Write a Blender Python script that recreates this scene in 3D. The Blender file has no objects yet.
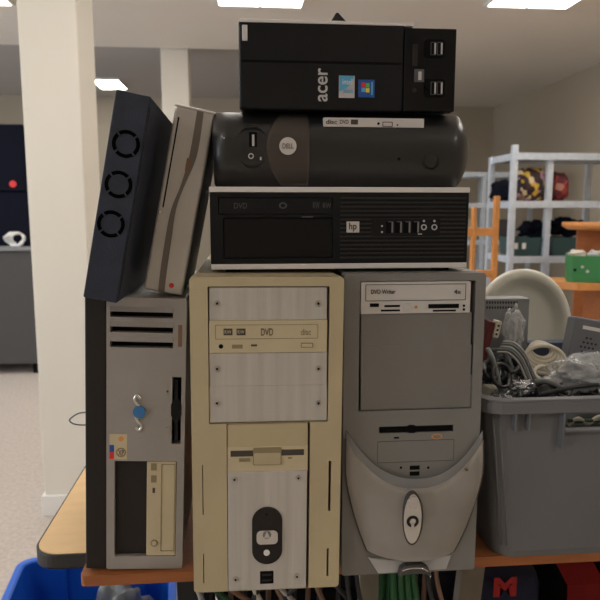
import bpy, bmesh, math, random
from mathutils import Vector, Matrix, noise
random.seed(7)
PI = math.pi
C = bpy.context.scene.collection
S = bpy.context.scene
CAM_H = 1.26
# ---------------------------------------------------------------- camera
cam = bpy.data.cameras.new('camera'); co = bpy.data.objects.new('camera', cam); C.objects.link(co)
co.location = (0, 0, CAM_H)
co.rotation_euler = (math.radians(82), 0, math.radians(-5))
cam.sensor_width = 36; cam.lens = 640/600*36; cam.clip_start = .02
cam.dof.use_dof = True; cam.dof.focus_distance = .86; cam.dof.aperture_fstop = 10
S.camera = co
psi = math.radians(5); pt = math.radians(8)
F = Vector((math.sin(psi)*math.cos(pt), math.cos(psi)*math.cos(pt), -math.sin(pt)))
R = Vector((math.cos(psi), -math.sin(psi), 0)); U = R.cross(F)
CO = Vector((0, 0, CAM_H))
def ray(u, v): return F + R*((u-300)/640) + U*((300-v)/640)
def atY(u, v, y): k = ray(u, v); return CO + k*(y/k.y)
def atZ(u, v, z): k = ray(u, v); return CO + k*((z-CAM_H)/k.z)
# ---------------------------------------------------------------- materials
MATS = {}
def mat(name, col, rough=.5, metal=0, bump=0, bscale=200, var=0, vscale=20, alpha=1, spec=.5, stretch=None, trans=0, emit=0, coat=0):
    if name in MATS: return MATS[name]
    m = bpy.data.materials.new(name); m.use_nodes = True; nt = m.node_tree; b = nt.nodes['Principled BSDF']
    c = (*col, 1)
    b.inputs['Base Color'].default_value = c; b.inputs['Roughness'].default_value = rough
    b.inputs['Metallic'].default_value = metal; b.inputs['Alpha'].default_value = alpha
    b.inputs['Specular IOR Level'].default_value = spec; b.inputs['Transmission Weight'].default_value = trans
    b.inputs['Coat Weight'].default_value = coat
    if emit:
        b.inputs['Emission Color'].default_value = c; b.inputs['Emission Strength'].default_value = emit
    tc = nt.nodes.new('ShaderNodeTexCoord'); mp = nt.nodes.new('ShaderNodeMapping')
    nt.links.new(tc.outputs['Object'], mp.inputs['Vector'])
    if stretch: mp.inputs['Scale'].default_value = stretch
    if var:
        n = nt.nodes.new('ShaderNodeTexNoise'); n.inputs['Scale'].default_value = vscale; n.inputs['Detail'].default_value = 5
        nt.links.new(mp.outputs[0], n.inputs['Vector'])
        r = nt.nodes.new('ShaderNodeMapRange'); r.inputs['From Min'].default_value = .3; r.inputs['From Max'].default_value = .7
        r.inputs['To Min'].default_value = 1-var; r.inputs['To Max'].default_value = 1+var
        nt.links.new(n.outputs['Fac'], r.inputs['Value'])
        mx = nt.nodes.new('ShaderNodeVectorMath'); mx.operation = 'SCALE'; mx.inputs[0].default_value = col
        nt.links.new(r.outputs[0], mx.inputs['Scale']); nt.links.new(mx.outputs[0], b.inputs['Base Color'])
    if bump:
        n2 = nt.nodes.new('ShaderNodeTexNoise'); n2.inputs['Scale'].default_value = bscale; n2.inputs['Detail'].default_value = 3
        nt.links.new(mp.outputs[0], n2.inputs['Vector'])
        bp = nt.nodes.new('ShaderNodeBump'); bp.inputs['Strength'].default_value = bump; bp.inputs['Distance'].default_value = .002
        nt.links.new(n2.outputs['Fac'], bp.inputs['Height']); nt.links.new(bp.outputs[0], b.inputs['Normal'])
    MATS[name] = m
    return m
M = dict(
    wall=mat('wall_paint', (.47, .405, .31), .9, bump=.1, bscale=300),
    ceil=mat('ceiling_paint', (.90, .85, .79), .95),
    ceil_shade=mat('ceiling_shade_grey', (.52, .50, .49), .95),  # grey puts the dimmer light of the far ceiling zone into its colour
    pillar=mat('pillar_paint', (.82, .775, .68), .75, bump=.08, bscale=150),
    skirt=mat('white_gloss_paint', (.85, .83, .79), .4),
    carpet=mat('carpet', (.54, .475, .42), 1, bump=.8, bscale=500, var=.13, vscale=60, spec=.1),
    maple=mat('maple_laminate', (.82, .55, .27), .45, var=.05, vscale=10, stretch=(1, 4, 1)),
    orange=mat('orange_wood', (.34, .11, .03), .5, var=.15, vscale=14, stretch=(1, 6, 6)),
    rackwood=mat('orange_pine', (.62, .26, .07), .5, var=.12, vscale=20),
    blackedge=mat('black_rubber_edge', (.03, .028, .027), .55),
    beige=mat('yellowed_beige_plastic', (.53, .435, .265), .5, bump=.15, bscale=900, var=.06, vscale=9),
    beige2=mat('pale_beige_plastic', (.60, .50, .32), .45, var=.03),
    beigegroove=mat('beige_groove', (.28, .22, .12), .6),
    brushed=mat('brushed_aluminium', (.60, .565, .515), .42, metal=.4, bump=.25, bscale=60, var=.09, vscale=28, stretch=(3, 1, .12)),
    screw=mat('screw_steel', (.55, .52, .48), .3, metal=.9),
    grey=mat('grey_plastic', (.215, .205, .19), .5, bump=.15, bscale=900, var=.05, vscale=12),
    greyblank=mat('grey_blank_plastic', (.20, .187, .17), .5, bump=.15, bscale=900, var=.05, vscale=12),
    greydark=mat('dark_grey_groove', (.07, .065, .06), .6),
    silver=mat('silver_plastic', (.64, .585, .52), .38, metal=.1, var=.08, vscale=14, bump=.08, bscale=600),
    palegrey=mat('pale_grey_plastic', (.50, .49, .475), .42, metal=.1),
    drive=mat('drive_silver', (.60, .56, .52), .4),
    casesteel=mat('case_steel_grey', (.40, .39, .37), .4, metal=.6, var=.05),
    bezel=mat('silver_grey_bezel', (.36, .325, .295), .45, metal=.15, var=.04, bump=.08, bscale=800),
    charcoal=mat('charcoal_plastic', (.020, .016, .0135), .55, spec=.3, bump=.2, bscale=700),
    black=mat('black_plastic', (.006, .0058, .0068), .45, bump=.25, bscale=900, var=.1, vscale=30, spec=.28),
    blackmatt=mat('matt_black', (.004, .004, .004), .8, spec=.12),
    blackgloss=mat('gloss_black', (.005, .005, .006), .25, spec=.3),
    dellblack=mat('charcoal_bezel_plastic', (.014, .0138, .014), .36, bump=.06, bscale=900, spec=.6, coat=.15),
    dellgrey=mat('warm_grey_inset', (.155, .128, .105), .45, metal=.0),
    chrome=mat('chrome', (.75, .74, .72), .18, metal=1),
    satin=mat('satin_silver', (.74, .70, .68), .34, metal=.4),
    slim=mat('slim_champagne_silver', (.56, .52, .475), .36, metal=.25, var=.04),
    slimdark=mat('slim_dark_band', (.17, .14, .115), .35),
    navy=mat('navy_black_metal', (.018, .023, .042), .6, var=.3, vscale=30, bump=.35, bscale=350),
    ring=mat('black_ring', (.002, .002, .002), .9, spec=.02),
    faint=mat('faint_print', (.09, .09, .095), .5),
    print=mat('dark_print', (.06, .05, .04), .6),
    lprint=mat('light_print', (.55, .53, .52), .5),
    white=mat('white_plastic', (.8, .79, .76), .4),
    sky=mat('sticker_blue', (.12, .42, .65), .4), winblue=mat('sticker_dark_blue', (.02, .09, .35), .35),
    red=mat('red_mark', (.7, .03, .03), .45), yel=mat('yellow_mark', (.85, .6, .05), .45), grn=mat('green_mark', (.15, .5, .1), .45),
    cyan=mat('badge_blue', (.06, .22, .50), .25, metal=.4),
    amber=mat('amber_print', (.75, .30, .08), .5),
    cream=mat('cream_plastic', (.88, .87, .76), .35),
    tub=mat('grey_tub_plastic', (.15, .15, .155), .5, bump=.12, bscale=300, var=.05, vscale=10),
    cbl=mat('black_cable', (.018, .018, .02), .42), cgr=mat('grey_cable', (.16, .17, .17), .45),
    ccr=mat('cream_cable', (.66, .61, .50), .45), clg=mat('light_grey_cable', (.42, .42, .41), .45),
    cgn=mat('green_cable', (.010, .09, .022), .4), cbr=mat('brown_cable', (.22, .12, .07), .5),
    panel=mat('grey_metal_panel', (.27, .28, .29), .45, metal=.3), hole=mat('vent_hole', (.02, .02, .02), .8),
    spk=mat('grey_speaker_plastic', (.16, .165, .185), .5),
    steel=mat('galvanised_steel', (.72, .80, .90), .38, metal=.35, var=.08, vscale=30),
    chip=mat('chipboard', (.45, .40, .33), .8, var=.1),
    gcrate=mat('green_crate_plastic', (.045, .22, .07), .5), gbin=mat('dark_green_bin', (.04, .085, .085), .55),
    blue=mat('blue_crate_plastic', (.01, .12, .62), .42), bag1=mat('dark_cloth', (.007, .008, .016), .95, bump=.5, bscale=60, spec=.1),
    counter=mat('charcoal_fabric', (.075, .072, .07), .9, bump=.5, bscale=500), countertop=mat('grey_top', (.22, .22, .23), .6),
    navybag=mat('navy_bag_cloth', (.014, .02, .06), .8, bump=.4, bscale=80), redcloth=mat('red_cloth', (.48, .02, .02), .7),
    legmetal=mat('black_leg_metal', (.015, .015, .016), .4, metal=.3), greywood=mat('weathered_wood', (.26, .22, .17), .7, var=.15),
    brightstrip=mat('bright_silver_strip', (.80, .75, .71), .38, metal=.1),
    usbgrey=mat('usb_tongue_grey', (.22, .21, .20), .5),
    maroon=mat('maroon_plastic', (.13, .015, .02), .5),
)
def bagmat(name, col, alpha, rough=.12):
    m = bpy.data.materials.new(name); m.use_nodes = True; nt = m.node_tree; b = nt.nodes['Principled BSDF']
    b.inputs['Base Color'].default_value = (*col, 1); b.inputs['Roughness'].default_value = rough; b.inputs['Alpha'].default_value = alpha; b.inputs['Specular IOR Level'].default_value = 1; b.inputs['Coat Weight'].default_value = 1; b.inputs['Coat IOR'].default_value = 1.8
    tc = nt.nodes.new('ShaderNodeTexCoord'); n = nt.nodes.new('ShaderNodeTexNoise'); n.inputs['Scale'].default_value = 35; n.inputs['Detail'].default_value = 4; n.inputs['Distortion'].default_value = 1.5
    nt.links.new(tc.outputs['Object'], n.inputs['Vector']); bp = nt.nodes.new('ShaderNodeBump'); bp.inputs['Strength'].default_value = 1; bp.inputs['Distance'].default_value = .012
    nt.links.new(n.outputs['Fac'], bp.inputs['Height']); nt.links.new(bp.outputs[0], b.inputs['Normal'])
    return m
M['bagclear'] = bagmat('clear_plastic_bag', (.85, .87, .90), .36, .08)
M['bagsilver'] = bagmat('silver_antistatic_bag', (.45, .47, .5), .9, .15); M['bagsilver'].node_tree.nodes['Principled BSDF'].inputs['Metallic'].default_value = .8
def floral(name, cols, scale):
    m = bpy.data.materials.new(name); m.use_nodes = True; nt = m.node_tree; b = nt.nodes['Principled BSDF']; b.inputs['Roughness'].default_value = .8
    tc = nt.nodes.new('ShaderNodeTexCoord'); v = nt.nodes.new('ShaderNodeTexVoronoi'); v.inputs['Scale'].default_value = scale
    nt.links.new(tc.outputs['Object'], v.inputs['Vector']); r = nt.nodes.new('ShaderNodeValToRGB'); r.color_ramp.interpolation = 'CONSTANT'
    e = r.color_ramp.elements
    while len(e) < len(cols): e.new(.5)
    for i, c in enumerate(cols): e[i].position = i/len(cols); e[i].color = (*c, 1)
    s = nt.nodes.new('ShaderNodeSeparateColor'); nt.links.new(v.outputs['Color'], s.inputs[0]); nt.links.new(s.outputs[0], r.inputs[0]); nt.links.new(r.outputs[0], b.inputs['Base Color'])
    return m
M['floral1'] = floral('floral_yellow_cloth', [(.03, .015, .02), (.75, .6, .35), (.06, .03, .03), (.7, .45, .05), (.04, .02, .02), (.5, .3, .35)], 30)
M['floral2'] = floral('floral_red_cloth', [(.25, .03, .03), (.08, .02, .02), (.35, .06, .05), (.45, .2, .15), (.12, .02, .03)], 26)
# ---------------------------------------------------------------- mesh helpers
def add_box(bm, x0, x1, y0, y1, z0, z1, bev=0, seg=2, mtx=None):
    vs = [bm.verts.new(p) for p in [(x0,y0,z0),(x1,y0,z0),(x1,y1,z0),(x0,y1,z0),(x0,y0,z1),(x1,y0,z1),(x1,y1,z1),(x0,y1,z1)]]
    fs = [bm.faces.new([vs[i] for i in q]) for q in [(0,3,2,1),(4,5,6,7),(0,1,5,4),(1,2,6,5),(2,3,7,6),(3,0,4,7)]]
    if mtx is not None:
        for v in vs: v.co = mtx @ v.co
    if bev:
        es = list({e for f in fs for e in f.edges})
        bmesh.ops.bevel(bm, geom=es, offset=bev, segments=seg, profile=.5, affect='EDGES')
    return bm
def circle(cx, cz, rx, rz=None, n=32, a0=0, a1=2*PI):
    rz = rz or rx
    return [(cx+rx*math.cos(a0+(a1-a0)*i/n), cz+rz*math.sin(a0+(a1-a0)*i/n)) for i in range(n)]
def rrect(x0, z0, x1, z1, r, n=6):
    r = min(r, (x1-x0)/2*.999, (z1-z0)/2*.999)
    o = []
    for cx, cz, a in [(x1-r, z0+r, -PI/2), (x1-r, z1-r, 0), (x0+r, z1-r, PI/2), (x0+r, z0+r, PI)]:
        for i in range(n+1): o.append((cx+r*math.cos(a+PI/2*i/n), cz+r*math.sin(a+PI/2*i/n)))
    return o
def add_plate(bm, outline, y0, y1, holes=()):
    """outline (x,z) polygon with holes, solid between y0 and y1"""
    b2 = bmesh.new(); es = []
    for lp in [outline]+list(holes):
        vs = [b2.verts.new((p[0], y0, p[1])) for p in lp]
        es += [b2.edges.new((vs[i], vs[(i+1) % len(vs)])) for i in range(len(vs))]
    r = bmesh.ops.triangle_fill(b2, use_beauty=True, use_dissolve=False, edges=es, normal=(0, -1, 0))
    fs = [g for g in b2.faces]
    ex = bmesh.ops.extrude_face_region(b2, geom=fs)
    bmesh.ops.translate(b2, verts=[g for g in ex['geom'] if isinstance(g, bmesh.types.BMVert)], vec=(0, y1-y0, 0))
    bmesh.ops.recalc_face_normals(b2, faces=b2.faces[:])
    me = bpy.data.meshes.new('t'); b2.to_mesh(me); b2.free(); bm.from_mesh(me); bpy.data.meshes.remove(me)
    return bm
def smooth_path(pts, n=6):
    pts = [Vector(p) for p in pts]
    if len(pts) < 3: return pts
    o = []
    for i in range(len(pts)-1):
        p0 = pts[max(i-1, 0)]; p1 = pts[i]; p2 = pts[i+1]; p3 = pts[min(i+2, len(pts)-1)]
        for k in range(n):
            t = k/n
            o.append(.5*((2*p1)+(p2-p0)*t+(2*p0-5*p1+4*p2-p3)*t*t+(3*p1-p0-3*p2+p3)*t**3))
    o.append(pts[-1]); return o
def add_tube(bm, pts, r, n=8, sm=6, rr=None, closed=False):
    P = smooth_path(pts, sm) if sm else [Vector(p) for p in pts]
    up = Vector((0, 0, 1)); rings = []
    for i, p in enumerate(P):
        if closed: t = (P[(i+1) % len(P)]-P[i-1]).normalized()
        else: t = (P[min(i+1, len(P)-1)]-P[max(i-1, 0)]).normalized()
        if i == 0: up = Vector((0, 0, 1)) if abs(t.z) < .9 else Vector((1, 0, 0))
        s = t.cross(up)
        if s.length < 1e-5: s = t.orthogonal()
        s.normalize(); up = s.cross(t).normalized()
        rad = rr[i*(len(rr)-1)//max(len(P)-1, 1)] if rr else r
        rings.append([bm.verts.new(p+(s*math.cos(2*PI*k/n)+up*math.sin(2*PI*k/n))*rad) for k in range(n)])
    m = len(rings)
    for i in range(m if closed else m-1):
        a = rings[i]; b = rings[(i+1) % m]
        for k in range(n): bm.faces.new((a[k], a[(k+1) % n], b[(k+1) % n], b[k])).smooth = True
    if not closed: bm.faces.new(rings[0][::-1]); bm.faces.new(rings[-1])
    return bm
def add_lathe(bm, prof, n=48, axis='y', c=(0, 0, 0), sx=1, sz=1):
    """prof: (radius, along) pairs about axis y"""
    rings = []
    for r, h in prof:
        ring = []
        for k in range(n):
            a = 2*PI*k/n; x, z = r*math.cos(a)*sx, r*math.sin(a)*sz
            v = (x, h, z) if axis == 'y' else (x, z, h)
            ring.append(bm.verts.new(Vector(v)+Vector(c)))
        rings.append(ring)
    for i in range(len(rings)-1):
        for k in range(n): bm.faces.new((rings[i][k], rings[i][(k+1) % n], rings[i+1][(k+1) % n], rings[i+1][k])).smooth = True
    bm.faces.new(rings[0][::-1]); bm.faces.new(rings[-1])
    return bm
def obj(name, bm, m, parent=None, bev=0, seg=2, smooth=False, label=None):
    bmesh.ops.recalc_face_normals(bm, faces=bm.faces[:])
    me = bpy.data.meshes.new(name); bm.to_mesh(me); bm.free()
    me.materials.append(M[m] if isinstance(m, str) else m)
    if smooth:
        for p in me.polygons: p.use_smooth = True
    o = bpy.data.objects.new(name, me); C.objects.link(o)
    if parent: o.parent = parent
    if bev:
        md = o.modifiers.new('bevel', 'BEVEL'); md.width = bev; md.segments = seg; md.limit_method = 'ANGLE'; md.angle_limit = math.radians(35)
    if label: o['label'] = label
    return o
def tag(o, label, cat, group=None):
    o['label'] = label; o['category'] = cat
    if group: o['group'] = group
    return o
def thing(name, label, cat, loc=(0, 0, 0), rot=(0, 0, 0), group=None):
    o = bpy.data.objects.new(name, None); o.empty_display_size = .05; C.objects.link(o)
    o.location = loc; o.rotation_euler = rot
    return tag(o, label, cat, group)
def struct(name, bm, m, **k):
    o = obj(name, bm, m, **k); o['kind'] = 'structure'; return o
def mtx(t): return Matrix.LocRotScale(Vector(t.location), t.rotation_euler.to_quaternion(), None)
def L(t, u, v, yo=0):
    """where pixel ray (u,v) meets the thing's own front plane (local y = yo), as local x, z"""
    i = mtx(t).inverted(); o = i @ CO; d = i.to_3x3() @ ray(u, v)
    k = (yo-o.y)/d.y; p = o+d*k
    return (p.x, p.z)
def LR(t, u0, v0, u1, v1, yo=0):
    a = L(t, u0, v0, yo); b = L(t, u1, v1, yo); return (a[0], b[1], b[0], a[1])   # x0,z0,x1,z1
def LP(t, pts, yo=0): return [L(t, u, v, yo) for u, v in pts]
def box(name, t, x0, z0, x1, z1, y0, y1, m, bev=.0008, parent=None, **k):
    return obj(name, add_box(bmesh.new(), x0, x1, y0, y1, z0, z1, bev), m, parent or t, **k)
def pbox(name, t, u0, v0, u1, v1, y0, y1, m, bev=.0008, parent=None, **k):
    return box(name, t, *LR(t, u0, v0, u1, v1, y0), y0, y1, m, bev, parent, **k)
def pdisc(name, t, u, v, rpx, y0, y1, m, parent=None, asp=1, bev=0, **k):
    c = L(t, u, v, y0); e = L(t, u+rpx, v, y0); r = e[0]-c[0]
    return obj(name, add_plate(bmesh.new(), circle(*c, r, r*asp, n=28), y0, y1), m, parent or t, bev=bev, **k)
def pring(name, t, u, v, rpx, wpx, y0, y1, m, parent=None, asp=1):
    c = L(t, u, v, y0); r = L(t, u+rpx, v, y0)[0]-c[0]; w = L(t, u+wpx, v, y0)[0]-c[0]
    return obj(name, add_plate(bmesh.new(), circle(*c, r, r*asp, n=32), y0, y1, [circle(*c, r-w, (r-w)*asp, n=32)]), m, parent or t)
def text(name, t, s, u0, v0, u1, v1, y, m, parent=None, vert=False, bold=0):
    cu = bpy.data.curves.new(name, 'FONT'); cu.body = s; cu.extrude = .0002; cu.offset = bold
    to = bpy.data.objects.new(name, cu); C.objects.link(to); bpy.context.view_layer.update()
    me = bpy.data.meshes.new_from_object(to.evaluated_get(bpy.context.evaluated_depsgraph_get()))
    bpy.data.objects.remove(to)
    xs = [v.co.x for v in me.vertices]; ys = [v.co.y for v in me.vertices]
    a, b, c, d = min(xs), max(xs), min(ys), max(ys)
    x0, z0, x1, z1 = LR(t, u0, v0, u1, v1, y)
    for v in me.vertices:
        p = (v.co.x-a)/(b-a); q = (v.co.y-c)/(d-c); e = v.co.z
        if vert: v.co = (x0+(x1-x0)*(1-q), y-e-.0002, z0+(z1-z0)*p)
        else: v.co = (x0+(x1-x0)*p, y-e-.0002, z0+(z1-z0)*q)
    me.materials.clear(); me.materials.append(M[m]); o = bpy.data.objects.new(name, me); C.objects.link(o); o.parent = parent or t
    return o
# ---------------------------------------------------------------- the room
CZ = 2.5; BW = 7.8; RW = 3.05; LW = -5.5; FW = -3.0
struct('floor', add_box(bmesh.new(), LW, RW, FW, BW, -.05, 0), 'carpet')
bm = bmesh.new(); add_box(bm, LW, RW, FW, 5.24, CZ, CZ+.1); add_box(bm, .75, RW, 5.24, BW, CZ, CZ+.1)
struct('ceiling', bm, 'ceil')
struct('ceiling', add_box(bmesh.new(), LW, .75, 5.24, BW, CZ+.06, CZ+.16), 'ceil_shade')
struct('wall_back', add_box(bmesh.new(), LW, RW, BW, BW+.1, 0, CZ+.2), 'wall')
struct('wall_right', add_box(bmesh.new(), RW, RW+.1, FW, BW, 0, CZ+.2), 'wall')
struct('wall_front', add_box(bmesh.new(), LW, RW, FW-.1, FW, 0, CZ+.2), 'wall')
bm = bmesh.new()
wy = [(-2.2, -.4), (.6, 2.4), (3.4, 5.2)]
add_box(bm, LW-.1, LW, FW, BW, 0, .9); add_box(bm, LW-.1, LW, FW, BW, 2.2, CZ+.2)
e = FW
for a, b in wy: add_box(bm, LW-.1, LW, e, a, .9, 2.2); e = b
add_box(bm, LW-.1, LW, e, BW, .9, 2.2)
struct('wall_left', bm, 'wall')
for i, (a, b) in enumerate(wy):
    bm = bmesh.new()
    for q in ((a, a+.05, .9, 2.2), (b-.05, b, .9, 2.2), (a+.05, b-.05, .9, .95), (a+.05, b-.05, 2.15, 2.2), ((a+b)/2-.02, (a+b)/2+.02, .95, 2.15)):
        add_box(bm, LW-.08, LW-.03, q[0], q[1], q[2], q[3])
    struct('window_%d' % (i+1), bm, 'skirt')
struct('baseboard_back', add_box(bmesh.new(), LW, RW, BW-.015, BW, 0, .1, .003), 'skirt')
struct('baseboard_right', add_box(bmesh.new(), RW-.015, RW, FW, BW-.02, 0, .1, .003), 'skirt')
# pillars
def pillar(x0, x1, y0, y1, top, label):
    t = thing('pillar', label, 'pillar', ((x0+x1)/2, (y0+y1)/2, 0)); hx = (x1-x0)/2; hy = (y1-y0)/2
    obj('shaft', add_box(bmesh.new(), -hx, hx, -hy, hy, 0, top, .004), 'pillar', t)
    bm = bmesh.new(); s = .012
    add_box(bm, -hx-s, hx+s, -hy-s, -hy, 0, .09, .003); add_box(bm, -hx-s, hx+s, hy, hy+s, 0, .09, .003)
    add_box(bm, -hx-s, -hx, -hy, hy, 0, .09, .003); add_box(bm, hx, hx+s, -hy, hy, 0, .09, .003)
    obj('skirting', bm, 'skirt', t)
    return t
pillar(-.834, -.617, 2.6, 2.88, CZ, 'thick cream painted square pillar standing left of the computers')
pillar(-.627, -.415, 5.26, 5.5, CZ+.06, 'far cream pillar in the background behind the leaning slim computers')
# ceiling lights
def clight(x, y, label, z=CZ, w2=.265):
    t = thing('ceiling_light', label, 'ceiling light', (x, y, z), group=None)
    w = .265
    K = Matrix.Diagonal((w2/w, 1, 1, 1))
    bm = bmesh.new()
    for q in ((-w, w, -w, -w+.018), (-w, w, w-.018, w), (-w, -w+.018, -w+.018, w-.018), (w-.018, w, -w+.018, w-.018), (-.006, .006, -w+.018, w-.018)):
        add_box(bm, q[0], q[1], q[2], q[3], -.022, -.001, mtx=K)
    obj('frame', bm, 'skirt', t)
    obj('diffuser', add_box(bmesh.new(), -w+.018, w-.018, -w+.018, w-.018, -.012, -.002, mtx=K), M['lamp'], t)
lm = bpy.data.materials.new('lamp_diffuser'); lm.use_nodes = True; b = lm.node_tree.nodes['Principled BSDF']
b.inputs['Base Color'].default_value = (.9, .9, .9, 1); b.inputs['Emission Color'].default_value = (1, .95, .88, 1); b.inputs['Emission Strength'].default_value = 15
M['lamp'] = lm
clight(.115, 3.84, 'bright ceiling light panel just above the left end of the top computer')
clight(1.73, 3.72, 'bright ceiling light panel at the upper right of the ceiling')
clight(-1.62, 3.95, 'bright ceiling light panel left of the thick pillar')
clight(-1.36, 7.0, 'small far ceiling light panel between the two pillars', CZ+.06, .14)
for x, y in ((-1.62, 1.6), (1.73, 1.7), (.1, 1.9), (1.73, -.8), (-1.62, -.8), (-3.4, 1.6), (-3.4, 4.4)): clight(x, y, 'bright ceiling light panel outside the frame')
for o in list(C.objects):
    if o.get('label') == 'bright ceiling light panel outside the frame': o['group'] = 'ceiling lights outside the frame'
# ---------------------------------------------------------------- tables
TZ = .74
t = thing('long_table', 'pale maple laminate table with black rubber edge under the orange board', 'table', (0, 0, 0))
x0, x1, y0, y1 = -.341, 1.3, .970, 1.62; r = .042
def rr_xy(x0, y0, x1, y1, r): return rrect(x0, y0, x1, y1, r, 8)
def slab(bm, ol, z0, z1):
    add_plate(bm, ol, z0, z1)
    for v in bm.verts: v.co = Vector((v.co.x, v.co.z, v.co.y))
    return bm
obj('tabletop', slab(bmesh.new(), rr_xy(x0+.003, y0+.003, x1-.003, y1-.003, r), TZ-.042, TZ-.0165), 'maple', t)
bm = bmesh.new(); add_plate(bm, rr_xy(x0, y0, x1, y1, r), TZ-.041, TZ-.0175, [rr_xy(x0+.003, y0+.003, x1-.003, y1-.003, r-.003)])
for v in bm.verts: v.co = Vector((v.co.x, v.co.z, v.co.y))
obj('edge_band', bm, 'blackedge', t, bev=.003)
for x in (-.1, 1.1):
    for y in (1.0, 1.55):
        obj('leg', add_box(bmesh.new(), x-.016, x+.016, y-.016, y+.016, 0, TZ-.042, .002), 'legmetal', t)
obj('crossbar', add_box(bmesh.new(), -.084, 1.084, .99, 1.01, TZ-.085, TZ-.055, .002), 'legmetal', t)
tb = obj('orange_board', slab(bmesh.new(), rr_xy(-.240, .877, 1.25, 1.6, .008), TZ-.016, TZ), 'orange', bev=.003)
tag(tb, 'orange wooden board under the computers and the grey tub', 'board')
# ---------------------------------------------------------------- left silver-grey desktop tower
YF = .885
p0 = atY(85.5, 568, YF); p1 = atY(187, 299, YF); q0 = atY(84.5, 299, YF)
W = p1.x-q0.x; H = p1.z-TZ; LA = math.atan2(q0.x-p0.x, H)
t = thing('computer_tower', 'silver-grey and charcoal computer tower with round blue badge and vent slots, at left', 'computer', (p0.x, YF, TZ+W*math.sin(LA)+.0003), (0, LA, 0))
xs = L(t, 106, 430)[0]
dx = lambda u, v: L(t, u, v)[0]
obj('body', add_box(bmesh.new(), .002, W-.003, .02, .42, 0, H-.003, .002), 'casesteel', t)
obj('side_panel', add_box(bmesh.new(), 0, xs, .001, .4, 0, H-.001, .002), 'charcoal', t, label='charcoal black side section')
hl = [rrect(*LR(t, 110, 311.3, 173, 318.5), .0008), rrect(*LR(t, 110, 326.3, 173, 333.5), .0008), rrect(*LR(t, 110, 341.3, 173, 348.5), .0008),
      rrect(*LR(t, 114.5, 461, 175.5, 556), .0015), rrect(*LR(t, 172.5, 377, 180.5, 444), .001)]
obj('front_bezel', add_plate(bmesh.new(), rrect(xs+.0005, 0, W, H, .003), 0, .02, hl), 'bezel', t, bev=.0009)
box('bezel_backing', t, xs+.003, .004, W-.004, H-.006, .0145, .019, 'blackmatt', 0)
for v in (313.5, 328.5, 343.5):   # sloping vent lips
    q = LR(t, 110, v-7.5, 173, v-1.8); bm = bmesh.new()
    a = [bm.verts.new(p) for p in [(q[0], -.0002, q[3]), (q[2], -.0002, q[3]), (q[2], .004, q[1]), (q[0], .004, q[1]), (q[0], -.004, q[1]), (q[2], -.004, q[1])]]
    for f in ((0, 1, 5, 4), (4, 5, 2, 3), (0, 4, 3), (1, 2, 5), (0, 3, 2, 1)): bm.faces.new([a[i] for i in f])
    obj('vent_lip', bm, 'bezel', t)
x_0, z_0, x_1, z_1 = LR(t, 115, 461.5, 147, 555.5)
box('drive_bay_cover', t, x_0, z_0, x_1, z_1, .006, .014, 'charcoal', label='dark empty bay cover')
d = pbox('optical_drive', t, 147, 461.5, 175, 555.5, .001, .014, 'beige2', label='beige optical drive face')
q = LR(t, 161.5, 464, 174, 551, .001)
obj('tray_groove', add_plate(bmesh.new(), rrect(*q, .001), .0003, .0014, [rrect(q[0]+.0009, q[1]+.0009, q[2]-.0009, q[3]-.0009, .001)]), 'beigegroove', d)
pdisc('eject_button', t, 154, 543.5, 3.6, -.0006, .002, 'beigegroove', d, bev=.0003)
pdisc('eject_button_cap', t, 154, 543.5, 2.4, -.001, .002, 'beige2', d, bev=.0003)
for v in (467, 479): pbox('printed_icon', t, 151, v-3.5, 156.5, v+3.5, .0006, .0012, 'beigegroove', 0, d)
pbox('printed_icon', t, 152.5, 488, 155, 493, .0006, .0012, 'print', 0, d)
# badge
b1 = pdisc('badge', t, 139, 412.5, 6.2, -.0052, .001, 'cyan', bev=.0008, label='round blue badge')
sw = bmesh.new()
add_tube(sw, [(*L(t, u, v),)[0:1]+(-.001,)+(L(t, u, v)[1],) for u, v in [(141, 398.5), (137, 395), (135, 400), (138.5, 405), (141, 410), (136, 415), (138, 421), (141.5, 426), (139, 430), (136, 427)]], .0024, 8)
obj('swirl', sw, 'chrome', b1)
# floppy
bm = bmesh.new()
add_plate(bm, LP(t, [(174.5, 380), (178, 380), (178, 398), (181.5, 405), (181.5, 415), (178, 422), (178, 441), (174.5, 441), (174.5, 422), (171, 415), (171, 405), (174.5, 398)]), -.0006, .012)
obj('floppy_slot', bm, 'blackgloss', t)
pdisc('power_button', t, 167.5, 430, 2.6, -.0015, .001, 'bezel', bev=.0006); pdisc('status_light', t, 167.5, 391.5, 1.1, -.0003, .001, 'print')
s = pbox('sticker', t, 109.5, 434, 127, 459.5, -.0004, .0005, 'lprint', 0, label='cream sticker with red and blue print')
MATS_c = 'beige2'; s.data.materials.clear(); s.data.materials.append(M['beige2'])
pbox('sticker_print', t, 109.5, 445, 114, 452, -.0007, .0002, 'winblue', 0, s); pbox('sticker_print', t, 109.5, 452, 114, 459, -.0007, .0002, 'red', 0, s)
pring('sticker_print', t, 121, 452.5, 5, 1.2, -.0007, .0002, 'beigegroove', s); pdisc('sticker_print', t, 121, 439, 2.6, -.0007, .0002, 'amber', s)
text('sticker_print', t, 'XP', 118.2, 450, 124, 455.5, -.0005, 'print', s)
pbox('label_strip', t, 178.3, 325, 182, 347, -.0004, .0005, 'cbr', 0)
# wire loop sticking out behind
w = obj('wire_loop', add_tube(bmesh.new(), [atY(92, 424, .93), atY(83, 425, .93), atY(74, 424, .925), atY(69.5, 420.5, .925), atY(73, 416.5, .93), atY(80, 413, .93), atY(92, 412, .93)], .0011, 8), 'cgr')
tag(w, 'thin dark wire loop poking out left behind the silver-grey tower', 'wire')
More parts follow.
